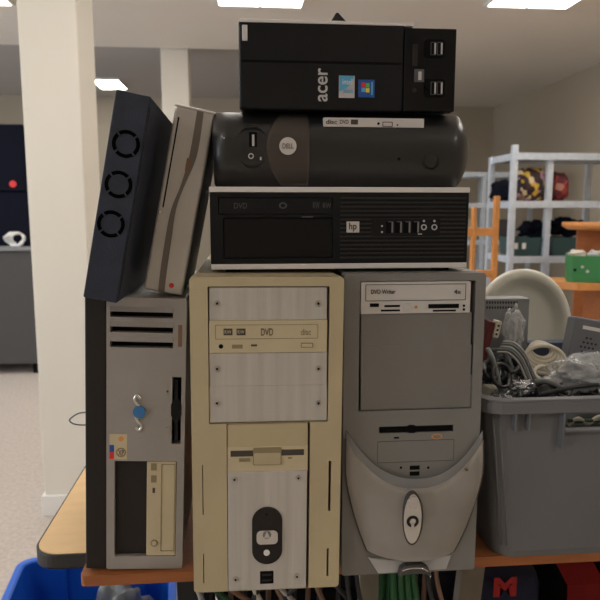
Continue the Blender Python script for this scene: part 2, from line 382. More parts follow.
# ---------------------------------------------------------------- beige tower
YF = .82
p0 = atY(189, 274, YF); p1 = atY(345, 273, YF); TZ2 = 1.175; q0 = atY(194, 592, YF)
W = p1.x-p0.x-.001; H = TZ2-TZ-.0015; LA = math.atan2(p0.x-q0.x, H)
t = thing('computer_tower', 'tall yellowed beige computer tower with brushed metal bay covers', 'computer', (q0.x, YF, TZ+W*math.sin(LA)+.0003), (0, LA, 0))
obj('body', add_box(bmesh.new(), .004, W-.004, .03, .42, 0, H, .002), 'beige', t)
slots = [(202, 465, 203.6, 515), (328.7, 461, 330.6, 511), (203, 554, 204.4, 583), (326.8, 548.5, 328.4, 576)]
hl = [rrect(*LR(t, 207.5, 286.5, 328, 422), .002), rrect(*LR(t, 226.5, 424, 308.5, 588), .001)]+[rrect(*LR(t, *s_), .0006) for s_ in slots]
obj('front_bezel', add_plate(bmesh.new(), rrect(0, 0, W, H, .005), 0, .03, hl), 'beige', t, bev=.0025, seg=3)
box('bezel_backing', t, .006, .006, W-.006, H-.006, .024, .029, 'beigegroove', 0)
for k, (v0, v1) in enumerate([(287.5, 319.8), (353.3, 384.7), (386.3, 420.5)]):
    c = pbox('bay_cover', t, 209, v0, 326.8, v1, .002, .018, 'brushed', .001, label='brushed metal drive bay cover')
    for u in (217, 318.5):
        vv = (v0+v1)/2
        pdisc('screw', t, u, vv, 3, .0005, .003, 'screw', c, bev=.0005); pdisc('screw_socket', t, u, vv, 1.2, .0002, .003, 'blackmatt', c)
d = pbox('optical_drive', t, 209, 320.7, 327, 352, .0005, .018, 'beige2', .001, label='pale beige optical drive')
q = LR(t, 215, 325, 318, 338.5)
obj('tray_groove', add_plate(bmesh.new(), rrect(*q, .0012), .0, .001, [rrect(q[0]+.0006, q[1]+.0006, q[2]-.0006, q[3]-.0006, .0012)]), 'beigegroove', d)
for u in (228, 241):
    c = pbox('printed_icon', t, u-4.5, 328.7, u+4.5, 335.3, .0001, .0007, 'print', 0, d)
    text('printed_icon', t, 'RW', u-3.4, 330.3, u+3.4, 333.7, .0, 'beige2', d)
text('printed_icon', t, 'DVD', 261, 328.5, 273, 335.5, .0003, 'print', d)
text('printed_icon', t, 'disc', 301, 329, 311, 335, .0003, 'beigegroove', d)
pdisc('headphone_jack', t, 221, 346.5, 2.3, -.0002, .001, 'blackmatt', d)
pbox('volume_dial', t, 232, 345, 242.5, 348.5, -.0006, .001, 'beigegroove', .0002, d); pbox('status_light', t, 251, 344.6, 257, 346.4, -.0002, .001, 'print', 0, d)
c = pbox('eject_button', t, 301, 343, 313, 347.6, -.0004, .001, 'beigegroove', 0, d); pbox('eject_button_cap', t, 301.8, 343.6, 312.3, 347, -.0012, .001, 'beige2', .0003, d)
pbox('blank_panel', t, 227.2, 424.5, 307.8, 446, .0012, .02, 'beige', .001)
fl = pbox('floppy_drive', t, 227.2, 447, 307.8, 471, .0006, .02, 'beige2', .001)
pbox('floppy_slot', t, 230.5, 451, 304, 455, .0002, .002, 'print', 0, fl)
q = LR(t, 253, 448, 281.5, 464.5); obj('floppy_thumb_recess', add_plate(bmesh.new(), rrect(*q, .002), -.0008, .001), 'beigegroove', fl, bev=.0004)
q = LR(t, 254, 453, 280.5, 463.8); obj('floppy_thumb_recess', add_plate(bmesh.new(), rrect(*q, .002), -.0012, .001), 'beige', fl, bev=.0004)
pbox('eject_button', t, 239, 459, 250, 461.6, -.001, .001, 'beigegroove', .0003, fl); pbox('status_light', t, 288, 457.3, 292, 458.8, .0, .001, 'beigegroove', 0, fl)
c = pbox('metal_panel', t, 227.6, 472.5, 306, 588, -.001, .02, 'brushed', .0012, label='brushed metal lower panel')
for u, v in ((234.5, 480), (298.5, 478.5), (235.5, 580), (297, 577)):
    pdisc('screw', t, u, v, 3, -.0025, .001, 'screw', c, bev=.0005); pdisc('screw_socket', t, u, v, 1.1, -.0028, .001, 'blackmatt', c)
q = LR(t, 252, 507, 282, 562.5)
pb = obj('switch_plate', add_plate(bmesh.new(), rrect(*q, .05, 12), -.003, .001), 'charcoal', t, bev=.0008, label='dark oval switch plate')
q = LR(t, 256.5, 528.5, 277.5, 541.5)
pw = obj('power_button', add_plate(bmesh.new(), rrect(*q, .006), -.007, -.001), 'chrome', pb, bev=.0015, seg=3)
pdisc('power_emblem', t, 267, 535, 4.2, -.0076, -.005, 'greyblank', pw); 
bm = bmesh.new(); add_plate(bm, LP(t, [(267, 531.3), (270, 538), (264, 538)], -.008), -.008, -.006); obj('power_emblem', bm, 'chrome', pw)
pdisc('reset_button', t, 266.7, 553, 3.1, -.0045, -.001, 'white', pb, bev=.0006); pdisc('status_light', t, 266.5, 514.5, 1.2, -.0034, -.002, 'blackmatt', pb)
us = pbox('usb_ports', t, 260, 571.5, 273.5, 583.5, -.0016, .001, 'blackmatt', .0003)
for v in (575, 580.5): pbox('usb_tongue', t, 262, v-.8, 271.5, v+.8, -.002, -.0005, 'charcoal', 0, us)
# ---------------------------------------------------------------- grey tower
YF = .846
p0 = atY(344.5, 271, YF); p1 = atY(486.5, 271, YF)
t = thing('computer_tower', 'mid-grey computer tower with silver curved shield and oval power button', 'computer', (p0.x, YF, TZ))
W = p1.x-p0.x; H = TZ2-TZ
obj('body', add_box(bmesh.new(), .004, W-.003, .03, .42, 0, H, .002), 'casesteel', t)
hl = [rrect(*LR(t, 360, 281.5, 471.5, 408.5), .0012), rrect(*LR(t, 379, 427, 453.5, 431.3), .0006)]
obj('front_bezel', add_plate(bmesh.new(), rrect(0, 0, W, H, .004), 0, .03, hl), 'grey', t, bev=.002, seg=3)
box('bezel_backing', t, .006, .006, W-.006, H-.006, .022, .029, 'greydark', 0)
d = pbox('optical_drive', t, 361, 282.3, 470, 312.7, -.0005, .02, 'drive', .001, label='pale silver optical drive with card slots')
q = LR(t, 365.5, 284.5, 465.5, 300)
obj('tray_groove', add_plate(bmesh.new(), rrect(*q, .001), -.001, .0005, [rrect(q[0]+.0008, q[1]+.0008, q[2]-.0008, q[3]-.0008, .001)]), 'greydark', d)
text('printed_text', t, 'DVD Writer', 371, 289.6, 395.5, 293.8, -.0007, 'print', d, bold=.02); text('printed_text', t, '4x', 454, 289.6, 461, 293.8, -.0007, 'print', d, bold=.02)
for a in ((370, 303.5, 379, 307), (384.5, 305.2, 400, 307), (381, 309.8, 400, 311.3), (428.5, 304.2, 459, 308), (433, 310, 456, 311.3)):
    pbox('card_slot', t, *a, -.0012, .0005, 'blackmatt', .0002, d)
pdisc('volume_dial', t, 407, 307, 3.4, -.002, .0005, 'drive', d, bev=.0005); pdisc('status_light', t, 416, 307.3, 1.5, -.0012, .0005, 'amber', d)
for v in (305.7, 309.5): pdisc('eject_pinhole', t, 464, v, 1.2, -.0012, .0005, 'blackmatt', d)
for v0, v1 in ((313.7, 345.4), (346.5, 375.4), (376.5, 407.5)):
    pbox('bay_cover', t, 361, v0, 471, v1, .0025, .02, 'greyblank', .0012)
fl = pbox('floppy_slot', t, 380, 427.6, 452.5, 430.8, .002, .02, 'blackmatt', 0)
bm = add_plate(bmesh.new(), LP(t, [(404, 428), (409, 424.8), (414, 424.8), (419, 428), (418, 431), (414, 433), (409, 433), (405, 431)]), -.0003, .003); obj('floppy_thumb_recess', bm, 'blackmatt', fl)
pbox('status_light', t, 394, 437, 399, 438.6, -.0004, .001, 'blackmatt', 0)
pring('amber_ring', t, 437, 436.6, 5.4, 1.1, -.0005, .001, 'amber', asp=.5)
q = LR(t, 377.5, 441.5, 453.5, 460.5)
obj('flap_groove', add_plate(bmesh.new(), rrect(*q, .0008), -.0003, .001, [rrect(q[0]+.0007, q[1]+.0007, q[2]-.0007, q[3]-.0007, .0008)]), 'greydark', t)
us = pbox('usb_ports', t, 410, 466, 419.5, 475.5, -.0008, .001, 'blackmatt', .0003)
pbox('usb_divider', t, 410, 470.1, 419.5, 471.3, -.0014, .0, 'grey', 0, us)
for u in (401, 428.3): pdisc('status_light', t, u, 467.7, 1.2, -.0005, .001, 'blackmatt')
# shield : convex plate under an arc
def arcv(u, off=0):
    s = (u-414)/68; return 479+off-47*(abs(s)**2.35)
def botv(u): return 556-7*((u-411)/45)**2
def shield_grid(top, bot, ul, ur, y_of, m, name, n=28, k=12, parent=None):
    bm = bmesh.new(); g = []
    for i in range(n+1):
        u = None; col = []
        s = i/n
        for j in range(k+1):
            w_ = j/k
            uu = ul(w_)*(1-s)+ur(w_)*s
            tv = top(uu); bv = bot(uu); v = tv+(bv-tv)*w_
            x, z = L(t, uu, v); col.append(bm.verts.new((x, y_of(s, w_), z)))
        g.append(col)
    for i in range(n):
        for j in range(k): bm.faces.new((g[i][j], g[i+1][j], g[i+1][j+1], g[i][j+1])).smooth = True
    bmesh.ops.solidify(bm, geom=bm.faces[:], thickness=.0012)
    return obj(name, bm, m, parent or t)
ulf = lambda w_: 345.8+21*max(0, (w_-.35)/.65)**1.3
urf = lambda w_: 482-29*max(0, (w_-.3)/.7)**1.25
yb = lambda s, w_: -.0035-.0195*math.sin(PI*min(max(s, 0), 1))**.6*math.sin(PI*(.08+.72*w_))
sh = shield_grid(lambda u: min(arcv(u, 7), botv(u)-2), botv, ulf, urf, yb, 'silver', 'shield')
sh['label'] = 'silver curved lower shield'
shield_grid(lambda u: arcv(u, -2.5), lambda u: arcv(u, 7.5), lambda w_: 346, lambda w_: 482.2, lambda s, w_: -.002-.006*math.sin(PI*s)**.6, 'palegrey', 'shield_rim')
bm = bmesh.new(); pts = []
for i in range(25):
    w_ = i/24; u = ulf(w_); tv = arcv(u, 7); pts.append((u-.6, tv+(botv(u)-tv)*w_))
for i in range(1, 25): u = 367+86*i/24; pts.append((u, botv(u)+.8))
for i in range(24, -1, -1):
    w_ = i/24; u = urf(w_); tv = arcv(u, 7); pts.append((u+.6, tv+(botv(u)-tv)*w_))
add_tube(bm, [Vector((L(t, u, v)[0], -.002, L(t, u, v)[1])) for u, v in pts], .0014, 6, 0)
obj('shield_seam', bm, 'greydark', t)
obj('base_insert', add_plate(bmesh.new(), LP(t, [(368, 557), (412, 560.5), (451, 553.5), (446, 568), (378, 572.5)]), -.003, .001), 'palegrey', t, bev=.001)
# clip
bm = bmesh.new()
add_plate(bm, LP(t, [(396, 572), (398, 564), (403, 560.5), (420, 559.5), (426, 563), (429, 571), (421, 568), (404, 569)]), -.016, -.003)
obj('foot_clip', bm, 'greydark', t, bev=.002, label='dark glossy clip at the foot')
bm = bmesh.new(); add_tube(bm, [Vector((L(t, u, v)[0], -.0165, L(t, u, v)[1])) for u, v in [(400, 564.5), (406, 562.5), (413, 562), (420, 562.5), (425, 565)]], .0012, 6); obj('clip_highlight_bar', bm, 'chrome', t)
def ell(name, u, v, ru, rv, y0, y1, m, parent, tilt=0, bev=.001):
    a = [(u+ru*math.cos(i/36*2*PI)*math.cos(tilt)-rv*math.sin(i/36*2*PI)*math.sin(tilt), v+ru*math.cos(i/36*2*PI)*math.sin(tilt)+rv*math.sin(i/36*2*PI)*math.cos(tilt)) for i in range(36)]
    return obj(name, add_plate(bmesh.new(), LP(t, a, y0), y0, y1), m, parent, bev=bev, seg=3)
pb = ell('power_button_surround', 413, 519.5, 10.3, 26, -.023, -.012, 'greydark', t, .05)
ell('power_button', 413, 519.5, 8.6, 24.2, -.0265, -.02, 'silver', pb, .05, .002)
ell('power_button_tip', 413.8, 503, 5.5, 6.5, -.0272, -.023, 'chrome', pb, .05, .001)
c = L(t, 412.7, 521.5, -.027); r = .0085
obj('power_emblem', add_plate(bmesh.new(), circle(*c, r, r, 32), -.0274, -.025, [circle(*c, r*.55, r*.55, 24)]), 'charcoal', pb)
obj('power_emblem', add_plate(bmesh.new(), circle(*c, r*.42, r*.42, 24), -.0276, -.025), 'chrome', pb)
bm = add_plate(bmesh.new(), [(c[0]-.002, c[1]-.012), (c[0]+.002, c[1]-.012), (c[0]+.002, c[1]-.004), (c[0]-.002, c[1]-.004)], -.0276, -.0255); obj('power_emblem', bm, 'silver', pb)
pdisc('screw', t, 467, 470, 1.4, -.012, .0, 'cbr', sh)
# ---------------------------------------------------------------- HP style slim desktop on top
YF = .872; Z0 = TZ2+.005
p0 = atY(209, 187, YF); p1 = atY(470, 187, YF)
t = thing('desktop_computer', 'flat black desktop computer with silver edge strips, lowest of the stack on the towers', 'computer', (p0.x, YF, Z0))
W = p1.x-p0.x; H = L(t, 340, 187)[1]; HPTOP = Z0+H
obj('body', add_box(bmesh.new(), .001, W-.001, .012, .38, 0, H-.001, .002), 'black', t)
for x in (.03, W-.03):
    for y in (.03, .34): obj('foot_pad', add_box(bmesh.new(), x-.01, x+.01, y-.01, y+.01, -.005, .001), 'blackmatt', t)
zt = H-.0072; zb = .0072
hl = [rrect(*LR(t, 218, 197, 333, 214.5), .0008), rrect(*LR(t, 223, 217.5, 333, 258), .0008)]
gx0, gz0, gx1, gz1 = LR(t, 341, 196, 464, 259); rows = 15
obj('front_bezel', add_plate(bmesh.new(), rrect(.0006, zb, W-.0006, zt, .001), .001, .011, hl), 'black', t, bev=.0006)
obj('top_trim', add_box(bmesh.new(), 0, W, -.001, .375, zt, H, .001), 'brightstrip', t, label='silver top strip')
obj('bottom_trim', add_box(bmesh.new(), .001, W-.001, -.001, .03, 0, zb, .001), 'brightstrip', t, label='silver bottom strip')
d = pbox('optical_drive', t, 218.8, 197.6, 332.4, 214, .0018, .0105, 'black', .0006)
text('printed_icon', t, 'DVD', 234, 203, 247, 208.5, .0016, 'faint', d); text('printed_icon', t, 'RW', 313, 202, 319.5, 208.5, .0016, 'faint', d); text('printed_icon', t, 'RW', 323, 203, 331, 208, .0016, 'faint', d)
ell2 = pring('printed_icon', t, 283, 205.5, 4, 1.6, .0012, .003, 'faint', d, asp=.8)
pbox('eject_button', t, 302, 216.2, 313, 217.6, .0, .004, 'faint', .0002, d)
pbox('bay_cover', t, 223.6, 218.5, 332.4, 257.5, .0022, .0105, 'blackgloss', .0006)
bm = bmesh.new()
for i in range(rows):
    z = gz0+(gz1-gz0)*(i+.5)/rows
    if 221 < 0: pass
    add_box(bm, gx0, gx1, -.0006, .002, z-.0011, z+.0011, .0003, 1)
obj('grille', bm, 'dellblack', t)
c = box('logo_badge', t, *LR(t, 346.5, 221.5, 359, 232.5), -.0022, .001, 'satin', .0006, label='silver badge reading hp')
text('logo_text', t, 'hp', 349, 222.6, 356.5, 231.6, -.0024, 'print', c, bold=.02)
pp = pbox('port_panel', t, 372, 219, 440, 236, -.0012, .001, 'black', .0004)
for k in range(4):
    u = 386.5+k*8.6
    c = pbox('usb_port', t, u, 221.5, u+6.2, 233, -.0016, .0, 'blackmatt', .0002, pp)
    q = LR(t, u+4.9, 222, u+6.2, 232.5); obj('usb_tongue', add_box(bmesh.new(), q[0], q[2], -.0021, -.001, q[1], q[3]), 'usbgrey', c)
    q = LR(t, u+1.5, 221.3, u+6.2, 222.2); obj('usb_shell', add_box(bmesh.new(), q[0], q[2], -.0021, -.001, q[1], q[3]), 'faint', c)
for u in (424, 434.5):
    pring('audio_jack', t, u, 227.2, 2.9, 1.1, -.0022, .0, 'lprint', pp); pdisc('printed_icon', t, u, 221, 1.1, -.0016, -.001, 'lprint', pp)
for v in (226, 232): pdisc('printed_icon', t, 382, v, 1, -.0016, -.001, 'lprint', pp)
pbox('printed_icon', t, 418, 233.5, 422, 234.5, -.0016, -.001, 'lprint', 0, pp)
# ---------------------------------------------------------------- rounded charcoal desktop
YF = .868
p0 = atY(213, 184, YF); p1 = atY(474, 184, YF); Z0 = HPTOP+.001
t = thing('desktop_computer', 'charcoal desktop computer with rounded curved front, middle of the stack', 'computer', (p0.x, YF, Z0))
W = p1.x-p0.x; H = L(t, 340, 110.5)[1]; DTOP = Z0+H
def halfh(x):
    rl, rr_ = .004, .017
    h = H/2
    if x < rl: h -= .006*(1-math.sqrt(max(0, 1-((rl-x)/rl)**2)))
    if x > W-rr_: k = (x-(W-rr_))/rr_; h -= .027*(1-math.sqrt(max(0, 1-k**2.2)))
    return h
def ysurf(x, z):
    q = (z-H/2)/(H/2); y = .030*abs(q)**2.8
    if x < .02: y += .010*((.02-x)/.02)**2
    if x > W-.03: y += .024*((x-W+.03)/.03)**2
    return y
bm = bmesh.new(); NX, NZ = 70, 18; g = []
for i in range(NX+1):
    s = i/NX; x = W*(.5-.5*math.cos(PI*s)); hh = halfh(x); col = []
    for j in range(NZ+1):
        q = -math.cos(PI*j/NZ); z = H/2+hh*q; col.append((x, ysurf(x, H/2+H/2*q), z))
    g.append(col)
fr = [[bm.verts.new(p) for p in col] for col in g]; bk = [[bm.verts.new((p[0], .05, p[2])) for p in col] for col in g]
for i in range(NX):
    for j in range(NZ):
        bm.faces.new((fr[i][j], fr[i+1][j], fr[i+1][j+1], fr[i][j+1])).smooth = True; bm.faces.new((bk[i][j], bk[i][j+1], bk[i+1][j+1], bk[i+1][j]))
    bm.faces.new((fr[i][0], bk[i][0], bk[i+1][0], fr[i+1][0])).smooth = True; bm.faces.new((fr[i][NZ], fr[i+1][NZ], bk[i+1][NZ], bk[i][NZ])).smooth = True
for j in range(NZ):
    bm.faces.new((fr[0][j], fr[0][j+1], bk[0][j+1], bk[0][j])); bm.faces.new((fr[NX][j], bk[NX][j], bk[NX][j+1], fr[NX][j+1])).smooth = True
obj('front_bezel', bm, 'dellblack', t)
obj('body', add_box(bmesh.new(), .004, W-.022, .05, .38, .001, H-.001, .004), 'dellblack', t)
def patch(name, xl, xr, z0, z1, off, m, parent, n=20, k=14):
    bm = bmesh.new(); g = []
    for j in range(n+1):
        z = z0+(z1-z0)*j/n; a, b = xl(z), xr(z)
        g.append([bm.verts.new((a+(b-a)*i/k, ysurf(a+(b-a)*i/k, z)-off, z)) for i in range(k+1)])
    for j in range(n):
        for i in range(k): bm.faces.new((g[j][i], g[j][i+1], g[j+1][i+1], g[j+1][i])).smooth = True
    bmesh.ops.solidify(bm, geom=bm.faces[:], thickness=-.0006 if False else .0006)
    return obj(name, bm, m, parent)
xr_ = L(t, 309.5, 147)[0]; xl_ = L(t, 266.5, 147)[0]; xt_ = L(t, 283, 147)[0]
ins = patch('grey_inset', lambda z: xt_-(xt_-xl_)*(1-abs((z-H/2)/(H/2))**2.1), lambda z: xr_, .0015, H-.0015, .0008, 'dellgrey', t)
ins['label'] = 'warm grey curved inset'
def yat(u, v): x, z = L(t, u, v); return ysurf(x, z)
y = yat(288, 146)
c = pdisc('logo_badge', t, 288, 146, 8.6, y-.0035, y, 'satin', bev=.0012, label='round silver badge reading DELL')
text('logo_text', t, 'DELL', 282.5, 143.5, 293.5, 148.5, y-.0037, 'dellgrey', c, bold=.01)
pring('recess_line', t, 252, 147, 16, .5, y+.0008, y+.004, 'dellblack', asp=1.35)
us = pbox('usb_ports', t, 249, 132, 257, 147, y-.0004, y+.002, 'blackmatt', .0003)
pbox('usb_tongue', t, 252, 134.5, 254.4, 146, y-.0012, y, 'lprint', 0, us)
pring('audio_jack', t, 251, 156, 2.8, 1, y-.0008, y+.002, 'lprint'); pbox('status_light', t, 260, 157, 261.5, 160, y-.0006, y+.002, 'lprint', 0)
y = yat(374, 122)
d = pbox('optical_drive', t, 323.5, 117.3, 424, 127.8, y-.0055, y+.012, 'satin', .0006, label='slim silver optical drive face')
for s_, a in (('disc', (326, 119.5, 337, 124)), ('DVD', (340, 119.8, 348.5, 124))): text('printed_icon', t, s_, *a, y-.0057, 'print', d, bold=.01)
pbox('printed_icon', t, 351, 119.5, 358, 124.5, y-.0058, y-.005, 'print', 0, d)
pdisc('status_light', t, 378.5, 123.6, 1.3, y-.0058, y-.005, 'blackmatt', d); pdisc('eject_pinhole', t, 397.5, 125, .8, y-.0058, y-.005, 'blackmatt', d)
q = LR(t, 383.5, 121.2, 393.5, 126.2); obj('eject_button', add_plate(bmesh.new(), rrect(*q, .0008), y-.0062, y-.005, [rrect(q[0]+.0008, q[1]+.0008, q[2]-.0008, q[3]-.0008, .0006)]), 'print', d)
pbox('drive_recess_shadow', t, 324, 128, 401, 137.5, y-.0002, y+.01, 'blackmatt', .0008)  # matt black block stands for the shadow in the recess below the drive
y = yat(431, 162); pring('power_ring', t, 431, 161.5, 8.3, 1, y-.0012, y+.003, 'charcoal'); pdisc('power_button', t, 431, 161.5, 6.2, y-.0014, y+.003, 'dellblack', bev=.0008)
pdisc('status_light', t, 399, 159, 1.5, yat(399, 159)-.0003, yat(399, 159)+.002, 'blackmatt')
pdisc('status_light', t, 224, 138, .9, yat(224, 138)-.0006, yat(224, 138)+.002, 'lprint')
# ---------------------------------------------------------------- Acer on top
YF = .872; Z0 = DTOP+.001
p0 = atY(239.5, 110, YF); p1 = atY(454, 110, YF)
t = thing('desktop_computer', 'black slim computer lying on its side at the very top, lettered acer', 'computer', (p0.x, YF, Z0))
W = p1.x-p0.x; H = L(t, 340, 23)[1]; ATOP = Z0+H
obj('body', add_box(bmesh.new(), .003, W-.002, .02, .38, .0015, H-.0015, .002), 'black', t)
xs = L(t, 404, 70)[0]; xh = L(t, 239.5+9, 30)[0]
f = obj('front_bezel', add_box(bmesh.new(), 0, xs-.0004, 0, .02, 0, H, .003, 3), 'black', t)
f2 = obj('port_panel', add_box(bmesh.new(), xs, W, -.001, .02, 0, H-.004, .0012, 2), 'blackgloss', t, label='glossy black port panel')
q = LR(t, 240, 62, 404, 62.8); box('bezel_seam', t, q[0]+.002, q[1], q[2]-.003, q[3], -.0003, .001, 'blackmatt', 0)
obj('top_trim', add_box(bmesh.new(), .002, xs+.012, -.0015, .35, H-.0018, H+.0024, .0006), 'brightstrip', t, label='silver edge strip')
c = pbox('hinge_tab', t, 242, 24.5, 247.5, 40.5, -.0022, .002, 'satin', .0008)
text('brand_text', t, 'acer', 318, 68, 327.5, 101.5, -.0003, 'lprint', vert=True, bold=.012)
s = pbox('sticker', t, 339, 75.5, 354.5, 98, -.0006, .0003, 'lprint', .0001, label='pale blue and white sticker')
bm = add_plate(bmesh.new(), LP(t, [(339.3, 75.8), (354.2, 75.8), (351, 84), (345, 89), (339.3, 91.5)], -.0007), -.0009, -.0003); obj('sticker_print', bm, 'sky', s)
text('sticker_print', t, 'intel', 342.5, 79, 352, 84.5, -.001, 'white', s); text('sticker_print', t, 'inside', 343.5, 88, 353, 93, -.0007, 'sky', s)
s = pbox('sticker', t, 358.5, 79.5, 374.5, 97.5, -.0006, .0003, 'winblue', .0001, label='dark blue sticker with a four-colour flag')
for a, m in (((361.5, 82.5, 365.3, 87), 'red'), ((365.8, 83, 369.5, 87.5), 'grn'), ((361.5, 87.6, 365.3, 92), 'sky'), ((365.8, 88.1, 369.5, 92.5), 'yel')): pbox('sticker_print', t, *a, -.0009, -.0004, m, 0, s)
pbox('sticker_print', t, 371.3, 82, 372.8, 95, -.0009, -.0004, 'sky', 0, s)
for v in (49, 88.5):
    q = LR(t, 424, v-9.5, 444, v+9.5)
    c = obj('usb_bay', add_plate(bmesh.new(), rrect(*q, .005, 8), -.0018, .0), 'blackmatt', f2)
    for k in (0, 1):
        u = 430.5+k*6.5; q = LR(t, u, v-6.5, u+5, v+6.5)
        obj('usb_shell', add_plate(bmesh.new(), rrect(*q, .0004), -.0024, -.0008, [rrect(q[0]+.0007, q[1]+.0007, q[2]-.0007, q[3]-.0007, .0003)]), 'faint', c)
        q = LR(t, u+3.6, v-5.5, u+4.8, v+5.5); obj('usb_tongue', add_box(bmesh.new(), q[0], q[2], -.0026, -.001, q[1], q[3]), 'lprint', c)
pbox('card_slot', t, 413, 44, 417.5, 66, -.0018, .0, 'charcoal', .0003, f2); pbox('card_slot', t, 418.5, 71.5, 421.5, 80, -.002, .0, 'lprint', .0003, f2)
pbox('card_slot', t, 414.5, 69, 424, 82, -.0016, .0, 'faint', .0003, f2)
pdisc('status_light', t, 425.5, 89, 1.3, -.0018, .0, 'lprint', f2); pdisc('audio_jack', t, 414.5, 90, 2.4, -.0016, .0, 'charcoal', f2)
# little dark wedge on top
y = .892; a = atY(337, 12.5, y)
bm = bmesh.new(); z = ATOP+.0024
vs = [bm.verts.new(p) for p in [(a.x-.011, y-.012, z), (a.x+.013, y-.012, z), (a.x+.013, y+.02, z), (a.x-.011, y+.02, z), (a.x-.001, y, a.z), (a.x+.002, y, a.z), (a.x+.002, y+.008, a.z), (a.x-.001, y+.008, a.z)]]
for q in [(0, 3, 2, 1), (4, 5, 6, 7), (0, 1, 5, 4), (1, 2, 6, 5), (2, 3, 7, 6), (3, 0, 4, 7)]: bm.faces.new([vs[i] for i in q])
tag(obj('rubber_wedge', bm, 'black', bev=.001), 'small black pointed piece lying on top of the uppermost computer', 'rubber piece')
# ---------------------------------------------------------------- navy case with three rings (tilted)
LT = TZ+(mtx(C.objects['computer_tower']) @ Vector((0, 0, L(C.objects['computer_tower'], 90, 299)[1]))).z-TZ
YF = .835
def tilted(name, label, ubl, vbl, ul, vl, ybase, zbase):
    a = atY(ubl, vbl, ybase); b = atY(ul, vl, ybase)
    ang = math.atan2(b.x-a.x, b.z-a.z)
    return thing(name, label, 'computer', (a.x, ybase, a.z), (0, ang, 0)), (b-a).length
def rest(t, W, z):   # set the lower right edge of the tilted case down on the surface below
    m = mtx(t); lo = min((m @ Vector((x, 0, 0))).z for x in (0, W)); t.location.z += z-lo
t, H = tilted('external_drive_enclosure', 'narrow navy-black case with three black rings, leaning right on the silver-grey tower', 83, 299, 116, 91, YF, 0)
W = L(t, 151, 98)[0]
rest(t, W, LT+.0005)
obj('body', add_box(bmesh.new(), 0, W, 0, .26, 0, H, .0015), 'navy', t)
obj('side_ledge', add_box(bmesh.new(), W-.0005, W+.0012, .004, .25, .006, H-.012, .0005), 'navy', t)
for i, (u, v) in enumerate(((126, 144), (118.5, 184.5), (111, 224))):
    cx, cz = L(t, u, v); r = .0172
    r0 = obj('fan_ring', add_plate(bmesh.new(), circle(cx, cz, r, r, 40), -.0012, .001, [circle(cx, cz, r*.74, r*.74, 36)]), 'ring', t, bev=.0003)
    bm = bmesh.new()
    for k in range(4):
        mt = Matrix.Translation((cx, 0, cz)) @ Matrix.Rotation(PI/4+k*PI/2, 4, 'Y')
        add_box(bm, r*.7, r*1.03, -.0016, 0, -.0012, .0012, mtx=mt)
    obj('ring_spoke', bm, 'navy', r0)
# silver slim PC
t, H = tilted('slim_computer', 'silver slim computer with brown S-curve band, leaning against the navy-black case', 143.5, 290, 175.5, 106, .898, 0)
W = L(t, 215, 113.5)[0]
rest(t, W, LT+.0005)
obj('body', add_box(bmesh.new(), .001, W-.001, .014, .24, .001, H-.001, .002), 'black', t)
obj('front_bezel', add_box(bmesh.new(), 0, W, 0, .016, 0, H, .003, 3), 'slim', t)
band = [(197.5, 108.5), (191.5, 145), (187, 165), (180.5, 186), (171, 210), (165, 240), (160.5, 270), (158, 291.5)]
bandr = [(204, 110), (200, 140), (195, 162), (184, 187), (176, 210), (171.5, 240), (167, 270), (164.5, 292.2)]
def chain(pts): return [Vector((p[0], 0, p[1])) for p in LP(t, pts)]
pl = [(p.x, min(max(p.z, .0015), H-.0015)) for p in smooth_path(chain(band), 5)]+[(p.x, min(max(p.z, .0015), H-.0015)) for p in smooth_path(chain(bandr), 5)[::-1]]
bm = add_plate(bmesh.new(), pl, -.0008, .0005)
obj('curved_band', bm, 'slimdark', t, label='brown S-curve band')
a = L(t, 178.5, 117); b_ = L(t, 162, 207)
box('disc_slot', t, a[0]-.0006, b_[1], a[0]+.0014, a[1], -.0004, .002, 'blackmatt', 0)
pdisc('status_light', t, 160, 212, 1.3, -.0006, .001, 'chrome'); pdisc('red_mark', t, 171.5, 285.5, 2.6, -.0006, .001, 'red')
pbox('power_button', t, 187, 158, 189.5, 172, -.0012, .001, 'cbr', .0002)
obj('end_cap', add_box(bmesh.new(), -.0008, W+.0008, -.001, .12, H-.001, H+.0018, .0008), 'satin', t)
# crumpled clear bag behind, on the beige tower
def blob(name, c, s, m, seed=0, amp=.35, fr=2.2, sub=3, label=None, cat=None, group=None, flat=True):
    bm = bmesh.new(); bmesh.ops.create_icosphere(bm, subdivisions=sub, radius=1)
    for v in bm.verts:
        d = v.co.normalized(); k = 1+amp*noise.noise(d*fr+Vector((seed*3.1, seed, 0)))*1.6+amp*.35*noise.noise(d*fr*3+Vector((seed, 0, seed)))
        v.co = Vector((d.x*s[0]*k, d.y*s[1]*k, d.z*s[2]*k))
        if flat and v.co.z < -s[2]*.7: v.co.z = -s[2]*.7
    zmin = min(v.co.z for v in bm.verts)
    for v in bm.verts: v.co.z -= zmin
    o = obj(name, bm, m, smooth=True); o.location = c
    if label: tag(o, label, cat, group)
    return o
